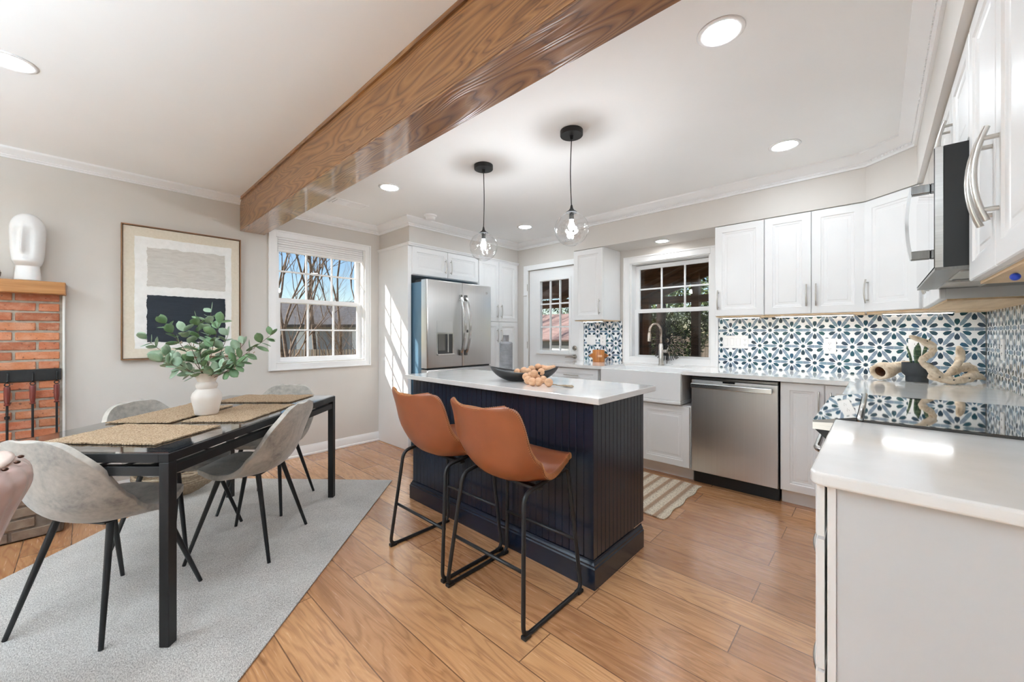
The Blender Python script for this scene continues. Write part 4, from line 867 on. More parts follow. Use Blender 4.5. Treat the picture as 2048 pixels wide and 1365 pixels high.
# ------------------------------------------------------------------ dining chairs
def chair(label):
    t = thing('dining_chair', label, 'chair', (0, 0, 0), 'grey velvet chairs at the dining table')
    prof = [(-.285, .81), (-.270, .74), (-.250, .66), (-.228, .58), (-.196, .505), (-.135, .450), (-.04, .430), (.06, .442), (.15, .464), (.222, .456)]
    wf = lambda q: .198+.038*math.sin(PI*min(1, max(0, q*1.05+.05)))
    lift = lambda q: .030*math.exp(-((q-.22)/.15)**2)+.085*math.exp(-((q-.47)/.2)**2)+.004
    rows = shell_rows(prof, wf, lift, 36, 26, .15); mb = MB(); mb.grid(rows)
    mb.build('seat_shell', VELVET, t, smooth=True, solid=.026, sub=1, solidoff=0)
    for sx in (-1, 1):
        for sy in (-1, 1):
            mb = MB(); mb.tube([(sx*.125, sy*.10-.01, .436), (sx*.214, sy*.214, .0005)], [.0135, .0085], 12); mb.build('leg', BLACKM, t, auto=50)
    mb = MB(); mb.box(-.06, .06, -.08, .06, .408, .416); mb.build('under_frame', BLACKM, t); return t
c0 = chair('grey velvet dining chair in the left foreground with its back to the camera')
def place(o, x, y, fx_, fy_): o.location = (x, y, RZ); o.rotation_euler = (0, 0, math.atan2(fy_, fx_)-PI/2)
cs = [c0]+[copy_tree(c0) for _ in range(3)]
place(cs[0], -2.473, .078, -.60, .80)
place(cs[1], -2.657, .644, -.69, -.73); cs[1]['label'] = 'grey velvet dining chair on the kitchen side of the table'
place(cs[2], -3.02, .375, .73, .68); cs[2]['label'] = 'grey velvet dining chair on the fireplace side, mostly behind the table'
place(cs[3], -3.205, .886, .68, -.73); cs[3]['label'] = 'grey velvet dining chair at the far end of the table below the window'

# ------------------------------------------------------------------ vase with eucalyptus on the table
VB = Vector((-2.752, .455, TZ+.0145)); t = thing('flower_vase', 'white curvy ceramic vase standing on the placemats', 'vase', tuple(VB))
mb = MB(); pr = [(0, 0), (.050, 0), (.054, .006), (.060, .04), (.070, .085), (.0705, .10), (.065, .12), (.050, .138), (.0435, .143), (.049, .152), (.0505, .162), (.047, .174), (.0405, .181), (.046, .197), (.056, .219), (.063, .232), (.060, .232), (.050, .215), (.036, .184), (.034, .15), (.0, .145)]
mb.lathe(pr, 44, tuple(VB)); mb.build('vase_body', CERAM, t, auto=60)
FR = Vector((-math.sin(T), math.cos(T), 0)); RT = Vector((math.cos(T), math.sin(T), 0))
def leaf(mb, p, d, nrm, ln, wd, curl=.15):
    d = d.normalized(); sd = d.cross(nrm).normalized(); nn = sd.cross(d).normalized(); rows = []
    for i in range(7):
        q = i/6; w_ = wd*math.sin(PI*min(.999, max(.02, q)))**.62*(.92+.16*q)/2; c = p+d*ln*q+nn*(curl*ln*(q*q-.3*q))
        rows.append([c-sd*w_+nn*.15*w_, c, c+sd*w_+nn*.15*w_])
    mb.grid(rows)
g = thing('eucalyptus_bunch', 'bunch of green silver-dollar eucalyptus branches in the white vase', 'plant', (VB.x, VB.y, VB.z+.2))
K = .0028; rnd = random.Random(5)
ends = [(-98, 182, .05), (-118, 118, .10), (-108, 150, -.04), (-20, 190, .0), (-8, 205, .06), (-28, 165, -.06), (35, 182, -.04), (22, 158, .08), (62, 140, .05), (122, 158, .03), (60, 100, -.1), (-60, 108, -.1), (20, 98, -.09), (-40, 118, .09), (45, 95, .10), (78, 104, -.04), (-75, 95, .02)]
for k, (ex, ey, dp) in enumerate(ends):
    a = VB+Vector((0, 0, .19))+RT*rnd.uniform(-.015, .015)+FR*rnd.uniform(-.015, .015); b = VB+RT*(ex*K)+FR*dp+Vector((0, 0, ey*K)); c = a*.45+b*.55+Vector((0, 0, -.015 if abs(ex) > 60 else .01)); pts = [a*(1-q)**2+c*2*q*(1-q)+b*q*q for q in [i/9 for i in range(10)]]
    mb = MB(); mb.tube(pts, [.0022-.0012*i/9 for i in range(10)], 6); st = mb.build('stem', STEM, g, smooth=True)
    mb = MB(); ln = (b-a).length; nl = max(3, int(ln/.046)); 
    for i in range(nl):
        q = .32+.68*i/(nl-1); p = a*(1-q)**2+c*2*q*(1-q)+b*q*q; tg = (b-a).normalized()
        for s_ in (-1, 1):
            if i == nl-1 and s_ > 0: dr_ = tg+Vector((rnd.uniform(-.3, .3), rnd.uniform(-.3, .3), .3))
            else:
                sdv = tg.cross(Vector((rnd.uniform(-1, 1), rnd.uniform(-1, 1), rnd.uniform(-.3, 1)))).normalized(); dr_ = tg*.45+sdv*s_
            sz = rnd.uniform(.052, .078)*(1-.12*q); leaf(mb, p, dr_, Vector((rnd.uniform(-.7, .7), rnd.uniform(-.9, .1), 1)), sz, sz*.70, rnd.uniform(-.1, .2))
    mb.build('leaves', LEAFM if k % 3 else LEAFD, g, smooth=True, solid=.0006, solidoff=0)
    if k in (0, 2, 9, 12, 14, 5):
        mb = MB()
        for _ in range(14): mb.sphere(tuple(pts[6]+Vector((rnd.uniform(-.02, .02), rnd.uniform(-.02, .02), rnd.uniform(-.016, .012)))), .0028, 6, 4)
        mb.build('seed_cluster', mat('seed_buds', L(170, 138, 112), .7) if k == 0 else bpy.data.materials['seed_buds'], g, smooth=True)

# ------------------------------------------------------------------ artwork
t = thing('framed_artwork', 'abstract canvas with a grey block above a navy block, in a slim bronze frame', 'picture', (XA, .55, 1.54))
ay0, ay1, az0, az1 = .172, .934, 1.022, 2.062; xa = XA+.001
mb = MB(); fr_ = .008
for (a, b, c, d) in ((ay0, ay0+fr_, az0, az1), (ay1-fr_, ay1, az0, az1), (ay0+fr_, ay1-fr_, az1-fr_, az1), (ay0+fr_, ay1-fr_, az0, az0+fr_)): mb.box(xa, xa+.045, a, b, c, d)
mb.build('frame', ARTFRAME, t); boxobj('canvas', ARTBEIGE, t, xa, xa+.034, ay0+.012, ay1-.012, az0+.012, az1-.012)
def ragged(name, m, y0, y1, z0, z1, x, th, amp, seed, parent):
    r = random.Random(seed); n = 60; pts = []
    for (a, b, c, d) in ((y0, z0, y1, z0), (y1, z0, y1, z1), (y1, z1, y0, z1), (y0, z1, y0, z0)):
        off = 0
        for k in range(n):
            q = k/n; off = off*.8+r.uniform(-amp, amp)*.5; nx, nz = (d-b), -(c-a); l_ = math.hypot(nx, nz); pts.append((a+(c-a)*q+nx/l_*off, b+(d-b)*q+nz/l_*off))
    mb = MB(); A = [mb.b.verts.new((x, p, q)) for p, q in pts]; B = [mb.b.verts.new((x+th, p, q)) for p, q in pts]; N_ = len(pts)
    mb.b.faces.new(B); 
    for i in range(N_): mb.b.faces.new((A[i], A[(i+1) % N_], B[(i+1) % N_], B[i]))
    return mb.build(name, m, parent)
ragged('white_field', ARTWHITE, ay0+.075, ay1-.07, az0+.085, az1-.085, xa+.0341, .003, .003, 1, t)
ragged('grey_block', ARTGREY, ay0+.145, ay1-.115, az0+.575, az1-.16, xa+.0372, .003, .006, 2, t)
ragged('navy_block', ARTNAVY, ay0+.145, ay1-.115, az0+.135, az0+.505, xa+.0372, .003, .004, 3, t)

# ------------------------------------------------------------------ fireplace
t = thing('brick_fireplace', 'red brick fireplace wall with a raised hearth at the left edge', 'fireplace', (XA, -.9, 0))
bx = -4.155; by1 = -.118; by0 = -1.9; bz0, bz1 = .52, 1.487
boxobj('mortar_bed', MORTAR, t, XA+.0005, bx-.006, by0, by1, .0015, bz1)
mb = MB(); lay = mb.b.verts.layers.float.new('shade'); rr = random.Random(11); ch = .0655; row = 0; z = bz0+.004
while z+.05 < bz1+.01:
    y = by1-.0; stag = (row % 2)*.10; first = True
    while y > by0:
        Ln = (.105 if (row % 2) else .205) if first else .2; first = False; ya = max(y-Ln, by0); v = mb.obox((bx-.012, ya, z), (.014+rr.uniform(-.003, .003), 0, 0), (0, y-ya-.013, 0), (0, 0, .051)); sh = rr.random()
        for q in v: q[lay] = sh; q.co += Vector((0, rr.uniform(-.0015, .0015), rr.uniform(-.0022, .0022)))
        y = ya
    z += ch; row += 1
mb.build('brick_courses', BRICK, t, bevel=.005, seg=3)
mb = MB(); mb.box(XA+.0005, bx+.0, by1+.0005, by1+.012, .0015, bz1); mb.build('plaster_edge', WHITEW, t, bevel=.003)
mb = MB(); mb.box(-4.20, -3.69, by0, -.10, .0015, .47); mb.build('hearth_base', mottled('dark_mortar', L(92, 80, 70), L(118, 104, 92), 30, .95), t, bevel=.01)
mb = MB(); lay = mb.b.verts.layers.float.new('shade'); y = -.10
while y > by0:
    v = mb.obox((bx+.003, y-.1, .4705), (-3.68-bx-.003, 0, 0), (0, .09, 0), (0, 0, .05)); sh = rr.random()
    for q in v: q[lay] = sh*.5
    y -= .1
mb.build('hearth_bricks', BRICK, t, bevel=.006)
mb = MB(); lay = mb.b.verts.layers.float.new('shade')
for k in range(7):
    y = -.10-(k % 2)*.1
    while y > by0+.1:
        v = mb.obox((-3.692, y-.2, .01+k*.066), (.012, 0, 0), (0, .187, 0), (0, 0, .053)); sh = rr.random()*.5
        for q in v: q[lay] = sh
        y -= .2
mb.build('hearth_face', mottled('sooty_hearth_stone', L(98, 80, 66), L(128, 110, 94), 20, .9, .4, .004), t, bevel=.004)
mb = MB(); mb.box(XA+.002, -4.06, by0, -.10, 1.488, 1.572); mt = tag(mb.build('mantel_shelf', MANTEL, bevel=.006), 'golden pine mantel shelf above the brick', 'shelf')
# tool rail and fire tools
t = thing('tool_rail', 'black iron rail with hooks mounted across the brick', 'rack', (bx+.01, -.5, .94))
boxobj('rail', BLACKM, t, bx+.0062, bx+.014, by0+.05, -.122, .905, .982, bevel=.002)
tools = [(-.352, 'fire tool with a sliding collar hanging from the left hook'), (-.247, 'fire poker with a red-brown handle hanging from the middle hook'), (-.142, 'fire tool hanging from the hook nearest the edge of the brick')]
for y, _l in tools:
    mb = MB(); mb.tube(fillet([(bx+.012, y, .962), (bx+.022, y, .955), (bx+.022, y, .915), (bx+.04, y, .9), (bx+.045, y, .915)], .012, 3), .0035, 8); mb.build('hook', BLACKM, t, smooth=True)
for i, (y, l) in enumerate(tools):
    q = thing('fire_tool', l, 'fire tool', (bx+.03, y, .9), 'fireplace tools on the rail'); x = bx+.036
    mb = MB(); mb.tube([(x, y+.011*math.cos(k*PI/8), .891+.010*math.sin(k*PI/8)) for k in range(17)], .0028, 6); mb.build('ring', BLACKM, q, smooth=True)
    mb = MB(); mb.lathe([(.004, -.125), (.013, -.124), (.0145, -.118), (.0095, -.112), (.012, -.10), (.014, -.085), (.0145, -.01), (.012, -.002), (.004, 0)], 16, (x, y, .879)); mb.build('handle', BURG, q, auto=50)
    mb = MB(); mb.tube([(x, y, .757), (x, y, .535 if i else .53)], .006, 10); 
    if i == 0: mb.lathe([(.006, 0), (.012, .004), (.012, .02), (.006, .024)], 12, (x, y, .665))
    mb.build('shaft', BLACKM, q, auto=50)
# head sculpture
hx, hy, hz = -4.13, -.268, 1.5725
t = thing('head_sculpture', 'white abstract long-faced head sculpture on the mantel shelf', 'sculpture', (hx, hy, hz))
mb = MB(); rows = []; nz_, nu = 110, 120; Hn = .10; H1 = .445; fdir = math.radians(-14)
def head_pt(q, a):
    """q 0..1 from neck bottom to crown, a angle, 0 = straight ahead"""
    z = H1*q
    if z < Hn: k = z/Hn; rx, ry = .048-.004*k, .060-.009*k
    else:
        k = (z-Hn)/(H1-Hn); b0 = math.sqrt(max(0, 1-(1-min(1, k/.34))**2.2)); b1 = math.sqrt(max(0, 1-(max(0, k-.66)/.34)**2.4))
        ry = (.051+.019*b0+.008*min(1, k/.6))*b1; rx = (.044+.026*b0)*b1
    n_ = 2.3; ca, sa = math.cos(a), math.sin(a); r = (abs(ca/rx)**n_+abs(sa/ry)**n_)**(-1/n_) if rx > 1e-4 else 0
    x, y = r*ca, r*sa
    if z > Hn and ca > 0:
        k = (z-Hn)/(H1-Hn); f = ca**1.5
        nose = .026*math.exp(-(y/.0085)**2)*(1/(1+math.exp(-(k-.24)*60)))*(1/(1+math.exp((k-.68)*22)))*(1.25-k)
        eye = -.016*(math.exp(-((abs(y)-.029)/.014)**2))*(1/(1+math.exp(-(k-.22)*18)))*(1/(1+math.exp((k-.66-.0*abs(y))*34)))
        mouth = .007*math.exp(-(y/.014)**2)*(math.exp(-((k-.155)/.014)**2)+math.exp(-((k-.115)/.014)**2))
        chin = .022*math.exp(-((k-.07)/.06)**2)
        x += (nose+eye+mouth+chin)*f
    return x, y, z
for i in range(nz_+1):
    q = i/nz_; q = q if q < .3 else q; row = []
    for j in range(nu):
        a = 2*PI*j/nu; x, y, z = head_pt(min(q, .9995), a); row.append((hx+x*math.cos(fdir)-y*math.sin(fdir), hy+x*math.sin(fdir)+y*math.cos(fdir), hz+z))
    rows.append(row)
vs = mb.grid(rows, close_v=True); mb.b.faces.new(vs[0][::-1]); mb.b.faces.new(vs[-1]); mb.build('head', PLASTERW, t, smooth=True, sub=1)
t = thing('pinecone_ornament', 'brown scaly cone ornament cut off at the left edge of the mantel', 'ornament', (-4.13, -.408, 1.573))
mb = MB(); c = Vector((-4.13, -.408, 1.61)); mb.sphere(tuple(c), .026, 14, 10, (1, 1, 1.3)); mb.build('core', BARK, t, smooth=True)
mb = MB()
for k in range(70):
    zz = -1+2*(k+.5)/70; a = k*2.39996; r = math.sqrt(1-zz*zz); d = Vector((r*math.cos(a), r*math.sin(a), zz*1.25)); p = c+d*.026; mb.sphere(tuple(p), .0075, 6, 4)
mb.build('scales', BARK, t, smooth=True)

# ------------------------------------------------------------------ basket by the wall
t = thing('woven_basket', 'low round seagrass basket on the floor behind the table', 'basket', (-3.93, .47, 0))
def rope_ring(mb, c, R_, z, r, ph):
    n = 64; mb.tube([(c[0]+(R_+.003*math.sin(k*7+ph))*math.cos(k*2*PI/n), c[1]+(R_+.003*math.sin(k*7+ph))*math.sin(k*2*PI/n), z+.002*math.sin(k*5+ph)) for k in range(n+1)], r, 6, caps=False)
mb = MB(); cB = (-3.945, .47)
for k in range(12): rope_ring(mb, cB, .13+.12*math.sin(min(1, k/7)*PI/2), .0205+k*.0145, .0092, k*1.7)
mb.build('coil_side', ROPE, t, smooth=True)
mb = MB(); mb.disc((cB[0], cB[1], .0012), .13, .012, 40); mb.build('base', ROPE, t)

# ------------------------------------------------------------------ armchair at the left edge
def armp(u, v, d):
    a = (u-1024)/788*d; return Vector((FR.x*d+RT.x*a, FR.y*d+RT.y*a, 1.215+(670-v)/788*d))
t = thing('leather_armchair', 'blush leather tub armchair with pleated edging at the left edge of the photo', 'armchair', (-1.863, -.543, .009))
AC = Vector((-1.863, -.543, .009))   # centre of the tub
# tub back: a curved wall around the seat, open toward the dining side, rolled and pleated top
mb = MB(); rows = []; na = 96; A0, A1 = math.radians(-150), math.radians(105)
def tub(a, r_, z): return (AC.x+r_*math.cos(a), AC.y+r_*math.sin(a), z+.009)
prof = [(.26, .06), (.30, .30), (.335, .50), (.375, .64), (.405, .715), (.425, .755), (.430, .785), (.424, .812), (.408, .830), (.385, .838), (.33, .836), (.29, .80), (.275, .70), (.27, .45), (.268, .40)]
for i in range(na+1):
    a = A0+(A1-A0)*i/na; pl = math.sin(i*PI/2.0*1.0); row = []
    for k, (r_, z) in enumerate(prof):
        e = .006*abs(math.sin(i*PI/4))*(1 if 2 <= k <= 8 else .25); zz = z
        row.append(tub(a, r_+e, zz))
    rows.append(row)
vs = mb.grid(rows); mb.b.faces.new(vs[0]); mb.b.faces.new(vs[-1][::-1]); mb.build('tub_back', BLUSH, t, smooth=True, sub=1)
mb = MB(); rows = []
for i in range(na+1):
    a = A0+(A1-A0)*i/na; rows.append([tub(a, r_, z) for r_, z in ((.300, .842), (.31, .850), (.35, .854), (.385, .850), (.397, .843))])
mb.grid(rows); mb.build('top_pad', mottled('blush_leather_pad', L(222, 200, 190), L(228, 208, 198), 10, .4), t, smooth=True, solid=.008, solidoff=-1)
mb = MB()
for i in range(0, na, 4):
    a = A0+(A1-A0)*(i+.0)/na; mb.sphere(tub(a, .408, .8385), .007, 8, 6, (1, 1, .7))
mb.build('tuck_shade_dots', mat('tuck_shade', L(70, 44, 32), .35, .7), t, smooth=True)  # dark beads stand in for the shaded tuck holes of the pleats
mb = MB(); mb.lathe([(0, .30), (.262, .30), (.266, .40), (.255, .44), (0, .455)], 48, (AC.x, AC.y, .009)); mb.build('seat_cushion', BLUSH, t, smooth=True)
mb = MB(); mb.lathe([(0, .05), (.255, .05), (.262, .295), (0, .295)], 48, (AC.x, AC.y, .009)); mb.build('seat_base', BLUSH, t, auto=40)
for k in range(4): a = PI/4+k*PI/2; mb = MB(); mb.tube([(AC.x+.2*math.cos(a), AC.y+.2*math.sin(a), .05), (AC.x+.2*math.cos(a), AC.y+.2*math.sin(a), .0098)], [.02, .014], 12); mb.build('leg', WOODY, t)

# ------------------------------------------------------------------ things on the island
IZ = .922
bc = Vector((-1.655, 1.90, IZ)); ba = T
t = thing('dough_bowl', 'black carved wooden dough bowl on the island', 'bowl', tuple(bc))
mb = MB(); n1, n2 = 40, 26; Lb, Wb = .212, .095; ud = Vector((math.cos(ba), math.sin(ba), 0)); vd = Vector((-math.sin(ba), math.cos(ba), 0))
def bowl(q, s_, inner):
    x = (2*q-1); wv = Wb*(max(0, 1-abs(x)**2.3))**.75; rim = .058+.034*abs(x)**2.0; dep = (.052 if not inner else .043)*(max(0, 1-abs(x)**2.4))**.8*(1-abs(s_)**2.6)
    z = rim-dep*(rim/.052); z = max(z, .002 if not inner else .010); 
    return bc+ud*(x*Lb)+vd*(s_*wv*(1 if not inner else .95))+Vector((0, 0, z))
mb.grid([[bowl(i/n1, -1+2*j/n2, False) for j in range(n2+1)] for i in range(n1+1)]); mb.build('bowl_body', BOWLBLK, t, smooth=True, solid=.008, solidoff=1)
t = thing('bead_garland', 'wooden bead garland draped over the rim of the black bowl', 'garland', tuple(bc))
path = []
def isl(u, v, lift): # point above the island surface seen at a pixel, kept as plain coordinates below
    return None
BP = [bc+Vector(q) for q in ((0.116, 0.151, 0.073), (0.115, 0.122, 0.071), (0.122, 0.088, 0.071), (0.078, 0.116, 0.071), (0.053, 0.119, 0.074), (0.038, 0.092, 0.083), (0.034, 0.033, 0.072), (0.049, -0.021, 0.061), (0.135, -0.064, 0.058), (0.122, 0.02, 0.062), (0.121, -0.022, 0.028), (0.107, -0.063, 0.043), (0.085, -0.083, 0.037), (0.14, -0.127, 0.024), (0.205, -0.166, 0.024), (0.232, -0.142, 0.024), (0.296, -0.13, 0.024), (0.181, -0.035, 0.024), (-.02, .02, .06), (-.06, .0, .05))]
mb = MB(); mb.sphere(tuple(bc), .0235, 20, 14); b0 = mb.build('bead', BEADW, t, smooth=True); b0.location = BP[0]-bc
for p in BP[1:]:
    c = b0.copy(); COL.objects.link(c); c.location = p-bc; c.scale = [random.uniform(.95, 1.05)]*3
mb = MB(); e = BP[16]+Vector((0, 0, -.012)); mb.tube([e, e+RT*.035, e+RT*.05+Vector((0, 0, -.004))], .0035, 6)
for k in range(46): q = random.uniform(-.5, .5); z = random.uniform(-.006, .004); s0 = e+RT*.045+Vector((0, 0, -.004)); mb.tube([s0, s0+RT*.04+FR*(q*.03-.01)+Vector((0, 0, z*.6)), s0+RT*random.uniform(.07, .09)+FR*(q*.05-.03)+Vector((0, 0, -.005+random.uniform(0, .006)))], .0013, 4)
mb.build('tassel', ROPE, t)
vb = Vector((-1.97, 2.06, IZ)); t = thing('bottle_vase', 'grey ribbed bottle vase behind the black bowl', 'vase', tuple(vb))
mb = MB(); pr = [(0, 0), (.044, 0), (.047, .004)]
for k in range(20): z = .008+k*.0112; pr += [(.0465, z), (.0482, z+.004), (.0482, z+.0075), (.0465, z+.0105)]
pr += [(.046, .235), (.038, .241), (.022, .243), (.0205, .248), (.0205, .285), (.022, .29), (.018, .291), (.017, .26), (0, .258)]
mb.lathe(pr, 40, tuple(vb)); mb.build('vase_body', CONCR, t, auto=50)

# ------------------------------------------------------------------ things on the back worktop
CZ = .9143
cc = Vector((-2.27, 3.86, CZ)); t = thing('wooden_canister', 'striped acacia wood canister with side lugs and a pale label plate', 'canister', tuple(cc))
mb = MB(); mb.lathe([(0, 0), (.062, 0), (.066, .004), (.066, .128), (.063, .132), (.058, .133), (.056, .126), (0, .126)], 40, tuple(cc)); mb.build('canister_body', ACACIA, t, auto=40)
mb = MB()
for s_ in (-1, 1):
    b = cc+RT*(s_*.066)
    mb.b.faces  # lug: stepped block
    for k, (o_, h0, h1) in enumerate(((.0, .045, .095), (.014, .053, .087), (.026, .062, .078))): mb.obox(b+RT*(s_*o_ if s_ > 0 else -o_-.012)-FR*.02+Vector((0, 0, h0)), RT*.014, FR*.04, Vector((0, 0, h1-h0)))
mb.build('side_lug', ACACIA, t, bevel=.003)
mb = MB(); mb.obox(cc-FR*.071-RT*.024+Vector((0, 0, .055)), RT*.048, FR*.006, Vector((0, 0, .024))); mb.build('label_plate', BEADW, t, bevel=.002)
fc = Vector((-1.575, 3.875, CZ)); t = thing('kitchen_faucet', 'brushed gooseneck faucet with a pull-down head behind the sink', 'faucet', tuple(fc))
FM = mat('warm_brushed_steel', L(190, 176, 164), .25, 1)
mb = MB(); mb.lathe([(.028, 0), (.028, .006), (.0235, .01), (.0225, .20), (.017, .21), (.016, .215)], 24, tuple(fc)); mb.build('faucet_body', NICKEL, t, auto=40)
dv = Vector((-.42, -.9, 0)).normalized(); mb = MB(); arc = [fc+Vector((0, 0, .21)), fc+Vector((0, 0, .335))]+[fc+dv*(.072-.072*math.cos(k*PI/10))+Vector((0, 0, .335+.072*math.sin(k*PI/10))) for k in range(1, 11)]+[fc+dv*.144+Vector((0, 0, .32))]
mb.tube(arc, .0125, 14); mb.build('gooseneck', FM, t, smooth=True)
mb = MB(); mb.tube([fc+dv*.144+Vector((0, 0, .325)), fc+dv*.146+Vector((0, 0, .30)), fc+dv*.15+Vector((0, 0, .235))], [.014, .0175, .0185], 14); mb.build('spray_head', FM, t, auto=50)
mb = MB(); mb.tube([fc+Vector((.018, 0, .14)), fc+Vector((.062, -.005, .14))], .0165, 14); mb.tube([fc+Vector((.055, 0, .14)), fc+Vector((.075, -.01, .175))], .006, 8); mb.build('lever', NICKEL, t, auto=50)
mb = MB(); mb.box(-1.47, -1.35, 3.86, 3.90, CZ, CZ+.006); tag(mb.build('soap_tray', PORCELAIN, bevel=.002), 'thin white tray beside the faucet', 'tray')
dc = Vector((-1.545, 3.945, 1.158)); t = thing('sunburst_sculpture', 'round black branching sunburst sculpture on a stand in the window', 'sculpture', (dc.x, dc.y, CZ))
mb = MB(); R_ = .205; nd = Vector((-.1, -1, 0)).normalized(); ux = Vector((1, -.1, 0)).normalized()
mb.tube([dc+ux*(.027*math.cos(k*PI/12))+Vector((0, 0, .027*math.sin(k*PI/12))) for k in range(25)], .006, 8, caps=False); mb.build('hub_ring', MATTEBLK, t, smooth=True)
mb = MB(); 
def sp(r, a): return dc+ux*(r*math.cos(a))+Vector((0, 0, r*math.sin(a)))
ns = 26
for k in range(ns):
    a = 2*PI*k/ns+.04; r1 = random.uniform(.07, .095); r2 = random.uniform(.125, .155); dA = PI/ns*.56
    mb.tube([sp(.027, a), sp(r1, a)], .0042, 6)
    for s_ in (-1, 1):
        mb.tube([sp(r1, a), sp(r1+.014, a+s_*dA*.8), sp(r2, a+s_*dA)], .0038, 6)
        if random.random() < .45: mb.tube([sp(r2, a+s_*dA), sp(R_, a+s_*dA)], .0036, 6)
        else:
            for u_ in (-1, 1): mb.tube([sp(r2, a+s_*dA), sp(r2+.012, a+s_*dA+u_*dA*.42), sp(R_*random.uniform(.96, 1.02), a+s_*dA+u_*dA*.42)], .0032, 6)
mb.build('branching_rays', MATTEBLK, t, smooth=True)
mb = MB(); mb.tube([dc+Vector((0, 0, -.027)), Vector((dc.x, dc.y, CZ+.012))], .004, 8); mb.build('stand_rod', MATTEBLK, t)
mb = MB(); mb.box(dc.x-.05, dc.x+.05, dc.y-.02, dc.y+.02, CZ, CZ+.012); mb.build('stand_base', PORCELAIN, t, bevel=.002)
# driftwood, pot and snake plant in the corner
pc = Vector((.185, 3.62, CZ)); t = thing('plant_pot', 'charcoal stepped plant pot on the corner worktop', 'pot', tuple(pc))
mb = MB(); mb.lathe([(0, 0), (.050, 0), (.053, .003), (.053, .036), (.068, .052), (.071, .060), (.071, .122), (.067, .122), (.065, .09), (0, .088)], 40, tuple(pc)); mb.build('pot_body', POTDK, t, auto=40)
t = thing('snake_plant', 'small striped snake plant growing in the charcoal pot', 'plant', (pc.x, pc.y, pc.z+.09))
SNK = grain('snake_plant_leaf', (L(40, 66, 52), L(72, 102, 76), L(186, 196, 160)), (6, 6, 50), 1.5, .45)
for k, (ox, lean, hh, wd_) in enumerate(((.005, .0, .165, .030), (.028, .055, .205, .018), (-.028, -.035, .145, .014), (-.016, -.012, .135, .012), (.036, .03, .15, .016))):
    mb = MB(); b = pc+RT*ox+FR*random.uniform(-.02, .02)+Vector((0, 0, .0885)); rows = []; tw = random.uniform(-.5, .5)
    for i in range(12):
        q = i/11; w_ = wd_*(.55+.75*math.sin(PI*min(1, q*.8+.12)))*(1 if q < .8 else max(.02, (1-q)/.2))/2; c = b+RT*(lean*q*q)+Vector((0, 0, hh*q)); sd = (RT*math.cos(tw*q)+FR*math.sin(tw*q)); rows.append([c-sd*w_+FR*.3*w_, c, c+sd*w_+FR*.3*w_])
    mb.grid(rows); mb.build('leaf', SNK, t, smooth=True, solid=.002, solidoff=0)
t = thing('driftwood_piece', 'bleached gnarled driftwood wrapping around the charcoal pot', 'driftwood', (.3, 3.6, CZ))
def drift(name, pts, rad, seed, par, seg=14):
    r = random.Random(seed); P_ = fillet(pts, .05, 3); n = len(P_); L_ = [0]
    for i in range(1, n): L_.append(L_[-1]+(P_[i]-P_[i-1]).length)
    rr_ = []
    for i in range(n):
        q = L_[i]/L_[-1]; k = q*(len(rad)-1); a = int(min(k, len(rad)-2)); base_ = rad[a]+(rad[a+1]-rad[a])*(k-a); rr_.append(base_*(1+.22*math.sin(i*2.1+seed)+r.uniform(-.2, .2)))
    mb = MB(); vs = mb.tube(P_, rr_, seg)
    for row in vs:
        for v in row: v.co += Vector((r.uniform(-1, 1), r.uniform(-1, 1), r.uniform(-1, 1)))*.0036
    for v in mb.b.verts: v.co.z = max(v.co.z, CZ+.0005)
    return mb.build(name, DRIFT, par, smooth=True, sub=1)
def dw(a, b, z): return Vector((pc.x, pc.y, CZ))+RT*a+FR*b+Vector((0, 0, z))
def dp(L_): return [pc+Vector(q) for q in L_]
drift('trunk', dp([(0.042, -0.068, 0.05), (0.091, -0.09, 0.037), (0.143, -0.07, 0.018), (0.206, 0.017, 0.027), (0.249, 0.125, 0.05), (0.293, 0.234, 0.035), (0.318, 0.263, 0.016)]), [.022, .026, .022, .026, .030, .022, .010], 1, t)
drift('branch', dp([(-0.047, -0.219, 0.295), (0.024, -0.153, 0.26), (0.064, -0.115, 0.229), (0.061, -0.118, 0.189), (0.02, -0.156, 0.157), (0.007, -0.169, 0.134), (0.051, -0.128, 0.101), (0.078, -0.103, 0.055), (0.105, -0.077, 0.023)]), [.009, .014, .022, .018, .020, .015, .024, .026, .028], 2, t)
drift('branch', dp([(0.121, -0.035, 0.044), (0.152, 0.035, 0.078), (0.193, 0.113, 0.131), (0.202, 0.122, 0.181), (0.185, 0.106, 0.233)]), [.022, .015, .020, .023, .010], 3, t)
drift('branch', dp([(0.128, -0.029, 0.053), (0.18, 0.129, 0.079), (0.231, 0.244, 0.094), (0.267, 0.277, 0.084), (0.286, 0.255, 0.043)]), [.018, .026, .030, .028, .018], 4, t)
mb = MB(); rk = random.Random(4)
for (qx, qy, qz) in ((.035, -.165, .262), (.062, -.135, .232), (.05, -.145, .112), (.075, -.128, .06), (.15, -.098, .03), (.09, -.13, .045), (.22, -.02, .04), (-.02, -.2, .285)):
    mb.sphere(tuple(pc+Vector((qx, qy, qz))), .0042, 8, 6)
mb.build('knot_holes', SLOT, t, smooth=True)
t = thing('hollow_log', 'short hollow driftwood log left of the charcoal pot', 'driftwood', tuple(dw(-.18, .1, 0)))
mb = MB(); rows = []; r_ = random.Random(9); ax0, ax1 = pc+Vector((-.175, -.045, .056)), pc+Vector((-.02, .21, .10))
dirv = (ax1-ax0).normalized(); sdv = dirv.cross(Vector((0, 0, 1))).normalized(); upv = sdv.cross(dirv)
face_ = (-FR*.8+RT*-.45).normalized()
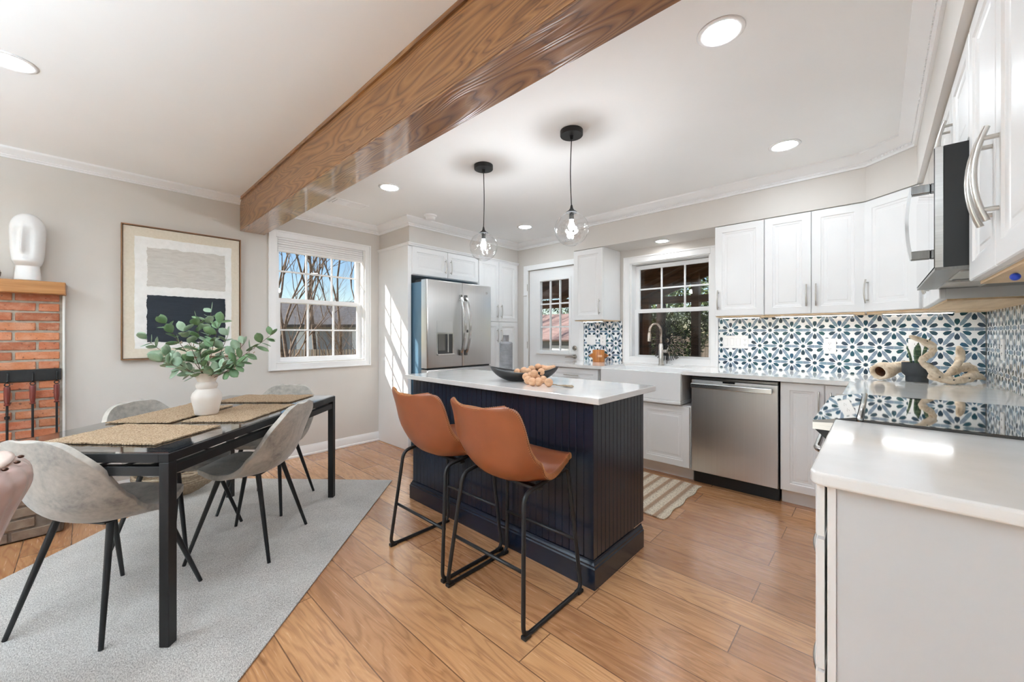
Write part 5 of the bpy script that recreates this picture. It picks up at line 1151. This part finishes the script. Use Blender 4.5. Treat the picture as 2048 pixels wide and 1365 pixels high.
def lring(q, rr_, sc=1.0, jit=.07): return [ax0+dirv*(q)+sdv*(math.cos(a*PI/12)*rr_*1.0*(1+r_.uniform(-jit, jit)))+upv*(math.sin(a*PI/12)*rr_*.95*(1+r_.uniform(-jit, jit))) for a in range(24)]
rows = [lring(*x_) for x_ in ((.075, .012), (.05, .022, 1, .02), (.015, .036, 1, .02), (-.012, .040, 1, .03), (-.018, .048), (-.004, .055), (.03, .058), (.08, .052), (.13, .042), (.19, .036), (.25, .030), (.285, .026))]
vs = mb.grid(rows, close_v=True); mb.b.faces.new(vs[0]); mb.b.faces.new(vs[-1])
for v in mb.b.verts: v.co.z = max(v.co.z, CZ+.0005)
mb.build('log_shell', DRIFT, t, smooth=True)
mb = MB(); mb.grid([lring(.012, .0335, 1, 0), lring(.045, .0185, 1, 0), lring(.073, .010, 1, 0)], close_v=True); mb.build('dark_hollow', mottled('dark_brown_wood', L(62, 36, 20), L(104, 66, 38), 40, .9), t, smooth=True)  # darker brown lining inside the log opening

# ------------------------------------------------------------------ outside
mb = MB(); mb.box(-60, 40, 4.2, 60, -.55, -.5); mb.box(-60, -4.42, -30, 4.2, -.55, -.5); mb.box(-4.42, 40, -40, -4.75, -.55, -.5); tag(mb.build('lawn', GROUNDM), 'winter lawn outside the windows', 'grass', kind='stuff')
def wpt(u, v, d): a = (u-1024)/788*d; return Vector((FR.x*d+RT.x*a, FR.y*d+RT.y*a, 1.215+(670-v)/788*d))
def bare_tree(x, y, h, seed, label, r0=.11, levels=6, spread=.55, z0=-.5):
    r = random.Random(seed); t = thing('bare_tree', label, 'tree', (x, y, z0), 'leafless trees outside the dining window'); segs = []
    def grow(p, d, ln, rad, lv):
        q = p; pts = [p]; dd_ = d.copy(); n = 5
        for i in range(n):
            dd_ = (dd_+Vector((r.uniform(-.16, .16), r.uniform(-.16, .16), r.uniform(-.06, .13)))).normalized(); q = q+dd_*ln/n; pts.append(q)
            if lv > 0 and i >= 1 and r.random() < .84:
                nd_ = (dd_+Vector((r.uniform(-1, 1), r.uniform(-1, 1), r.uniform(-.2, .8)))*spread).normalized(); grow(q, nd_, ln*r.uniform(.5, .78), rad*.5, lv-1)
        segs.append((pts, [rad*(1-.55*i/n) for i in range(n+1)], lv))
    grow(Vector((x, y, z0)), Vector((r.uniform(-.15, .15), r.uniform(-.15, .15), 1)).normalized(), h*.5, r0, levels)
    mb = MB(); m2 = MB()
    for pts, rd, lv in segs: (mb if lv == levels else m2).tube(pts, rd, 5 if lv > 1 else 3, caps=False)
    mb.build('trunk', BARK, t, smooth=True); m2.build('branches', BARK, t, smooth=True); return t
p = wpt(585, 700, 8); bare_tree(p.x, p.y, 6.0, 3, 'tall leafless tree behind the left panes of the dining window', .05)
p = wpt(700, 700, 11); bare_tree(p.x, p.y, 8.0, 8, 'leafless tree behind the right panes of the dining window', .06)
p = wpt(640, 700, 14); bare_tree(p.x, p.y, 10.0, 15, 'farther leafless tree above the neighbouring house', .08)
p = wpt(610, 700, 10); bare_tree(p.x, p.y, 7.0, 41, 'leafless tree behind the middle panes of the dining window', .045)
p = wpt(680, 700, 9); bare_tree(p.x, p.y, 6.0, 52, 'thin leafless tree crossing the right panes of the dining window', .04)
p = wpt(570, 700, 12); bare_tree(p.x, p.y, 8.0, 63, 'far leafless tree at the left edge of the dining window', .06)
p = wpt(700, 700, 7.2); bare_tree(p.x, p.y, 2.2, 47, 'tangled leafless shrub low in the right corner of the dining window', .025, 5, .9)
p = wpt(560, 700, 6.2); bare_tree(p.x, p.y, 2.6, 21, 'tangled leafless shrub low in the left corner of the dining window', .03, 5, .8)
p = wpt(660, 700, 6.8); bare_tree(p.x, p.y, 2.3, 33, 'tangled leafless shrub low behind the middle of the dining window', .025, 5, .9)
# neighbour house seen through the dining window
h0 = wpt(640, 690, 17); t = thing('neighbour_house', 'grey neighbouring house with a dark roof beyond the dining window', 'house', (h0.x, h0.y, -.5))
def hb(mb, a0, a1, b0, b1, z0, z1): mb.obox(h0+RT*a0+FR*b0+Vector((0, 0, z0-h0.z)), RT*(a1-a0), FR*(b1-b0), Vector((0, 0, z1-z0)))
mb = MB(); hb(mb, -4.5, 3.2, 0, 6, -.5, 1.7); mb.build('siding_wall', SIDING, t)
mb = MB(); q = [h0+RT*a+FR*b+Vector((0, 0, z-h0.z)) for a, b, z in ((-4.9, -.4, 1.65), (3.6, -.4, 1.65), (3.6, 3, 2.9), (-4.9, 3, 2.9), (3.6, 6.4, 1.65), (-4.9, 6.4, 1.65))]
mb.face([q[0], q[1], q[2], q[3]]); mb.face([q[3], q[2], q[4], q[5]]); mb.build('roof', mottled('dark_shingle_roof', L(66, 64, 66), L(92, 90, 92), 6, .9), t, solid=.12)
for a in (-3.4, -1.0, 1.4): mb = MB(); hb(mb, a, a+.9, -.03, -.001, .3, 1.35); mb.build('window', TRIM, t); 
p = wpt(640, 700, 12.5); t = thing('picket_fence', 'grey picket fence across the yard beyond the dining window', 'fence', (p.x, p.y, -.5)); mb = MB()
for k in range(60): o_ = p+RT*(-3+k*.1); o_.z = -.5; mb.obox(o_, RT*.07, FR*.02, Vector((0, 0, 1.25)))
mb.build('pickets', FENCEW, t); mb = MB(); o_ = p-RT*3+FR*.025; o_.z = .4; mb.obox(o_, RT*6, FR*.04, Vector((0, 0, .08))); mb.build('rail', FENCEW, t)
# porch beyond the sink window and the back door
t = thing('covered_porch', 'brown timber porch roof and posts outside the sink window', 'porch', (-3, 6, -.5))
boxobj('porch_deck', FENCEW, t, -8, 2, 4.18, 8.3, -.16, -.08)
mb = MB(); mb.face([(-3.9, 4.18, 1.90), (-3.9, 8.4, 1.90), (.8, 8.4, 3.75), (.8, 4.18, 3.75)]); mb.build('roof_boards', PORCHW, t, solid=.04, solidoff=1)
for k in range(6): yy = 4.7+k*.7; mb = MB(); mb.beam((-3.9, yy, 1.84), (.8, yy, 3.69), .05, .12); mb.build('rafter', PORCHW, t)
mb = MB(); mb.box(-8, -3.85, 4.3, 4.4, 1.98, 2.2); mb.box(-8, -3.85, 8.1, 8.25, 1.9, 2.1); mb.box(-3.7, .5, 8.1, 8.2, 1.86, 2.0); mb.build('header_beam', PORCHW, t)
mb = MB(); mb.face([(-8, 4.18, 2.21), (-8, 8.4, 2.21), (-3.9, 8.4, 2.21), (-3.9, 4.18, 2.21)]); mb.build('flat_roof', PORCHW, t, solid=.04, solidoff=1)
for px, py in ((-3.62, 8.15), (-2.62, 8.15), (-1.2, 8.15), (-7.25, 8.17), (-4.0, 4.6)):
    mb = MB(); mb.box(px-.07, px+.07, py-.07, py+.07, -.079, 2.45 if px > -3 else 1.98); mb.build('post', PORCHW, t)
mb = MB(); mb.box(-3.5, .5, 8.12, 8.17, .72, .78); mb.box(-3.5, .5, 8.12, 8.17, .05, .1)
for k in range(9): mb.box(-3.4+k*.5, -3.37+k*.5, 8.13, 8.16, .1, .72)
mb.build('railing', TRIM, t)
t = thing('patio_bench', 'red-brown patio bench with a white cushion on the porch', 'bench', (-3.3, 6.5, -.08))
RB = mottled('oxide_red_wood', L(96, 46, 34), L(120, 60, 44), 8, .6)
boxobj('seat_frame', RB, t, -4.1, -2.9, 6.3, 6.85, .25, .33); boxobj('backrest', RB, t, -4.1, -2.9, 6.86, 6.92, .25, .72); boxobj('cushion', PLATE, t, -4.05, -2.95, 6.33, 6.84, .3305, .43, bevel=.02)
for a in (-4.05, -2.97):
    for b in (6.35, 6.85): boxobj('leg', RB, t, a, a+.05, b, b+.05, -.079, .2495)
def leafy(x, y, z, rx, ry, rz, n, seed, label, m=CONIFER, sz=.075, trunk=True, name='leafy_tree', grp='green trees beyond the porch', z0=-.5, tr=.12):
    r = random.Random(seed); t = thing(name, label, 'tree' if trunk else 'shrub', (x, y, z0), grp); mb = MB()
    for _ in range(n):
        a = r.uniform(0, 2*PI); b = math.acos(r.uniform(-1, 1)); q = r.uniform(.55, 1)**.5*(1+.18*math.sin(3*a+seed)*math.sin(2*b)); p = Vector((x+rx*q*math.sin(b)*math.cos(a), y+ry*q*math.sin(b)*math.sin(a), z+rz*q*math.cos(b)))
        d = Vector((r.uniform(-1, 1), r.uniform(-1, 1), r.uniform(-1, 1))).normalized(); e = d.orthogonal().normalized(); s_ = sz*r.uniform(.5, 1.3)
        mb.face([p-d*s_, p+e*s_*.45, p+d*s_, p-e*s_*.45])
    mb.build('foliage', m, t, fixn=False)
    if trunk: mb = MB(); mb.tube([(x, y, z0), (x+.05, y, z*.5), (x, y, z+rz*.3)], [tr, tr*.8, tr*.4], 8); mb.build('trunk', BARK, t, smooth=True)
    return t
leafy(-6.0, 15.0, 1.6, 1.9, 1.3, 1.9, 5000, 1, 'green bushy tree behind the left panes of the sink window')
leafy(-13.0, 18.0, 3.2, 3.4, 1.8, 2.4, 6000, 2, 'broad green tree seen through the top of the back door')
leafy(-2.6, 15.3, 3.6, 1.7, 1.2, 2.1, 4500, 3, 'tall green tree behind the right panes of the sink window')
leafy(-6.0, 24.0, 3.4, 6.5, 2.0, 3.6, 6000, 4, 'far broad green tree beyond the yard', sz=.2)
for k, (px, py) in enumerate(((-4.35, 10.6), (-2.55, 11.6), (-5.9, 12.6))):
    mb = MB(); mb.tube([(px, py, -.499), (px+.05, py, 2), (px-.03, py, 5.5)], [.13, .12, .10], 10); tag(mb.build('tree_trunk', BARKD, smooth=True), ('dark trunk centred behind the sink window', 'dark trunk toward the right of the sink window', 'farther dark trunk toward the left of the sink window')[k], 'tree', 'bare trunks beyond the porch')
t = thing('board_fence', 'weathered board fence across the yard beyond the porch', 'fence', (-4, 20, -.5)); mb = MB()
for k in range(90): mb.box(-9+k*.15, -9+k*.15+.135, 20.0, 20.03, -.5, 1.15+.02*math.sin(k*1.7))
mb.build('boards', FENCEW, t); boxobj('fence_rail', FENCEW, t, -9, 4.4, 19.94, 19.995, .7, .8)
t = thing('garden_shed', 'shed with a pinkish shingle roof seen through the back door panes', 'shed', (-8.3, 10.6, -.5))
boxobj('shed_wall', SIDING, t, -10.6, -6.6, 10.9, 13.5, -.5, 1.05)
mb = MB(); mb.face([(-10.9, 10.6, 1.0), (-6.4, 10.6, 1.0), (-6.4, 12.2, 1.95), (-10.9, 12.2, 1.95)]); mb.face([(-10.9, 12.2, 1.95), (-6.4, 12.2, 1.95), (-6.4, 13.8, 1.0), (-10.9, 13.8, 1.0)]); mb.build('shed_roof', ROOFM, t, solid=.06)
boxobj('shed_door', TRIM, t, -8.3, -7.5, 10.87, 10.899, -.45, .85)
t = thing('patio_chair', 'white patio chair outside the back door', 'chair', (-4.0, 5.9, -.08))
boxobj('seat', PLATE, t, -5.2, -4.7, 5.7, 6.15, .42, .46, bevel=.01); boxobj('backrest', PLATE, t, -5.2, -4.7, 6.16, 6.2, .42, .95, bevel=.01)
for a in (-5.19, -4.75):
    for b in (5.72, 6.1): boxobj('leg', PLATE, t, a, a+.04, b, b+.04, -.079, .4195)
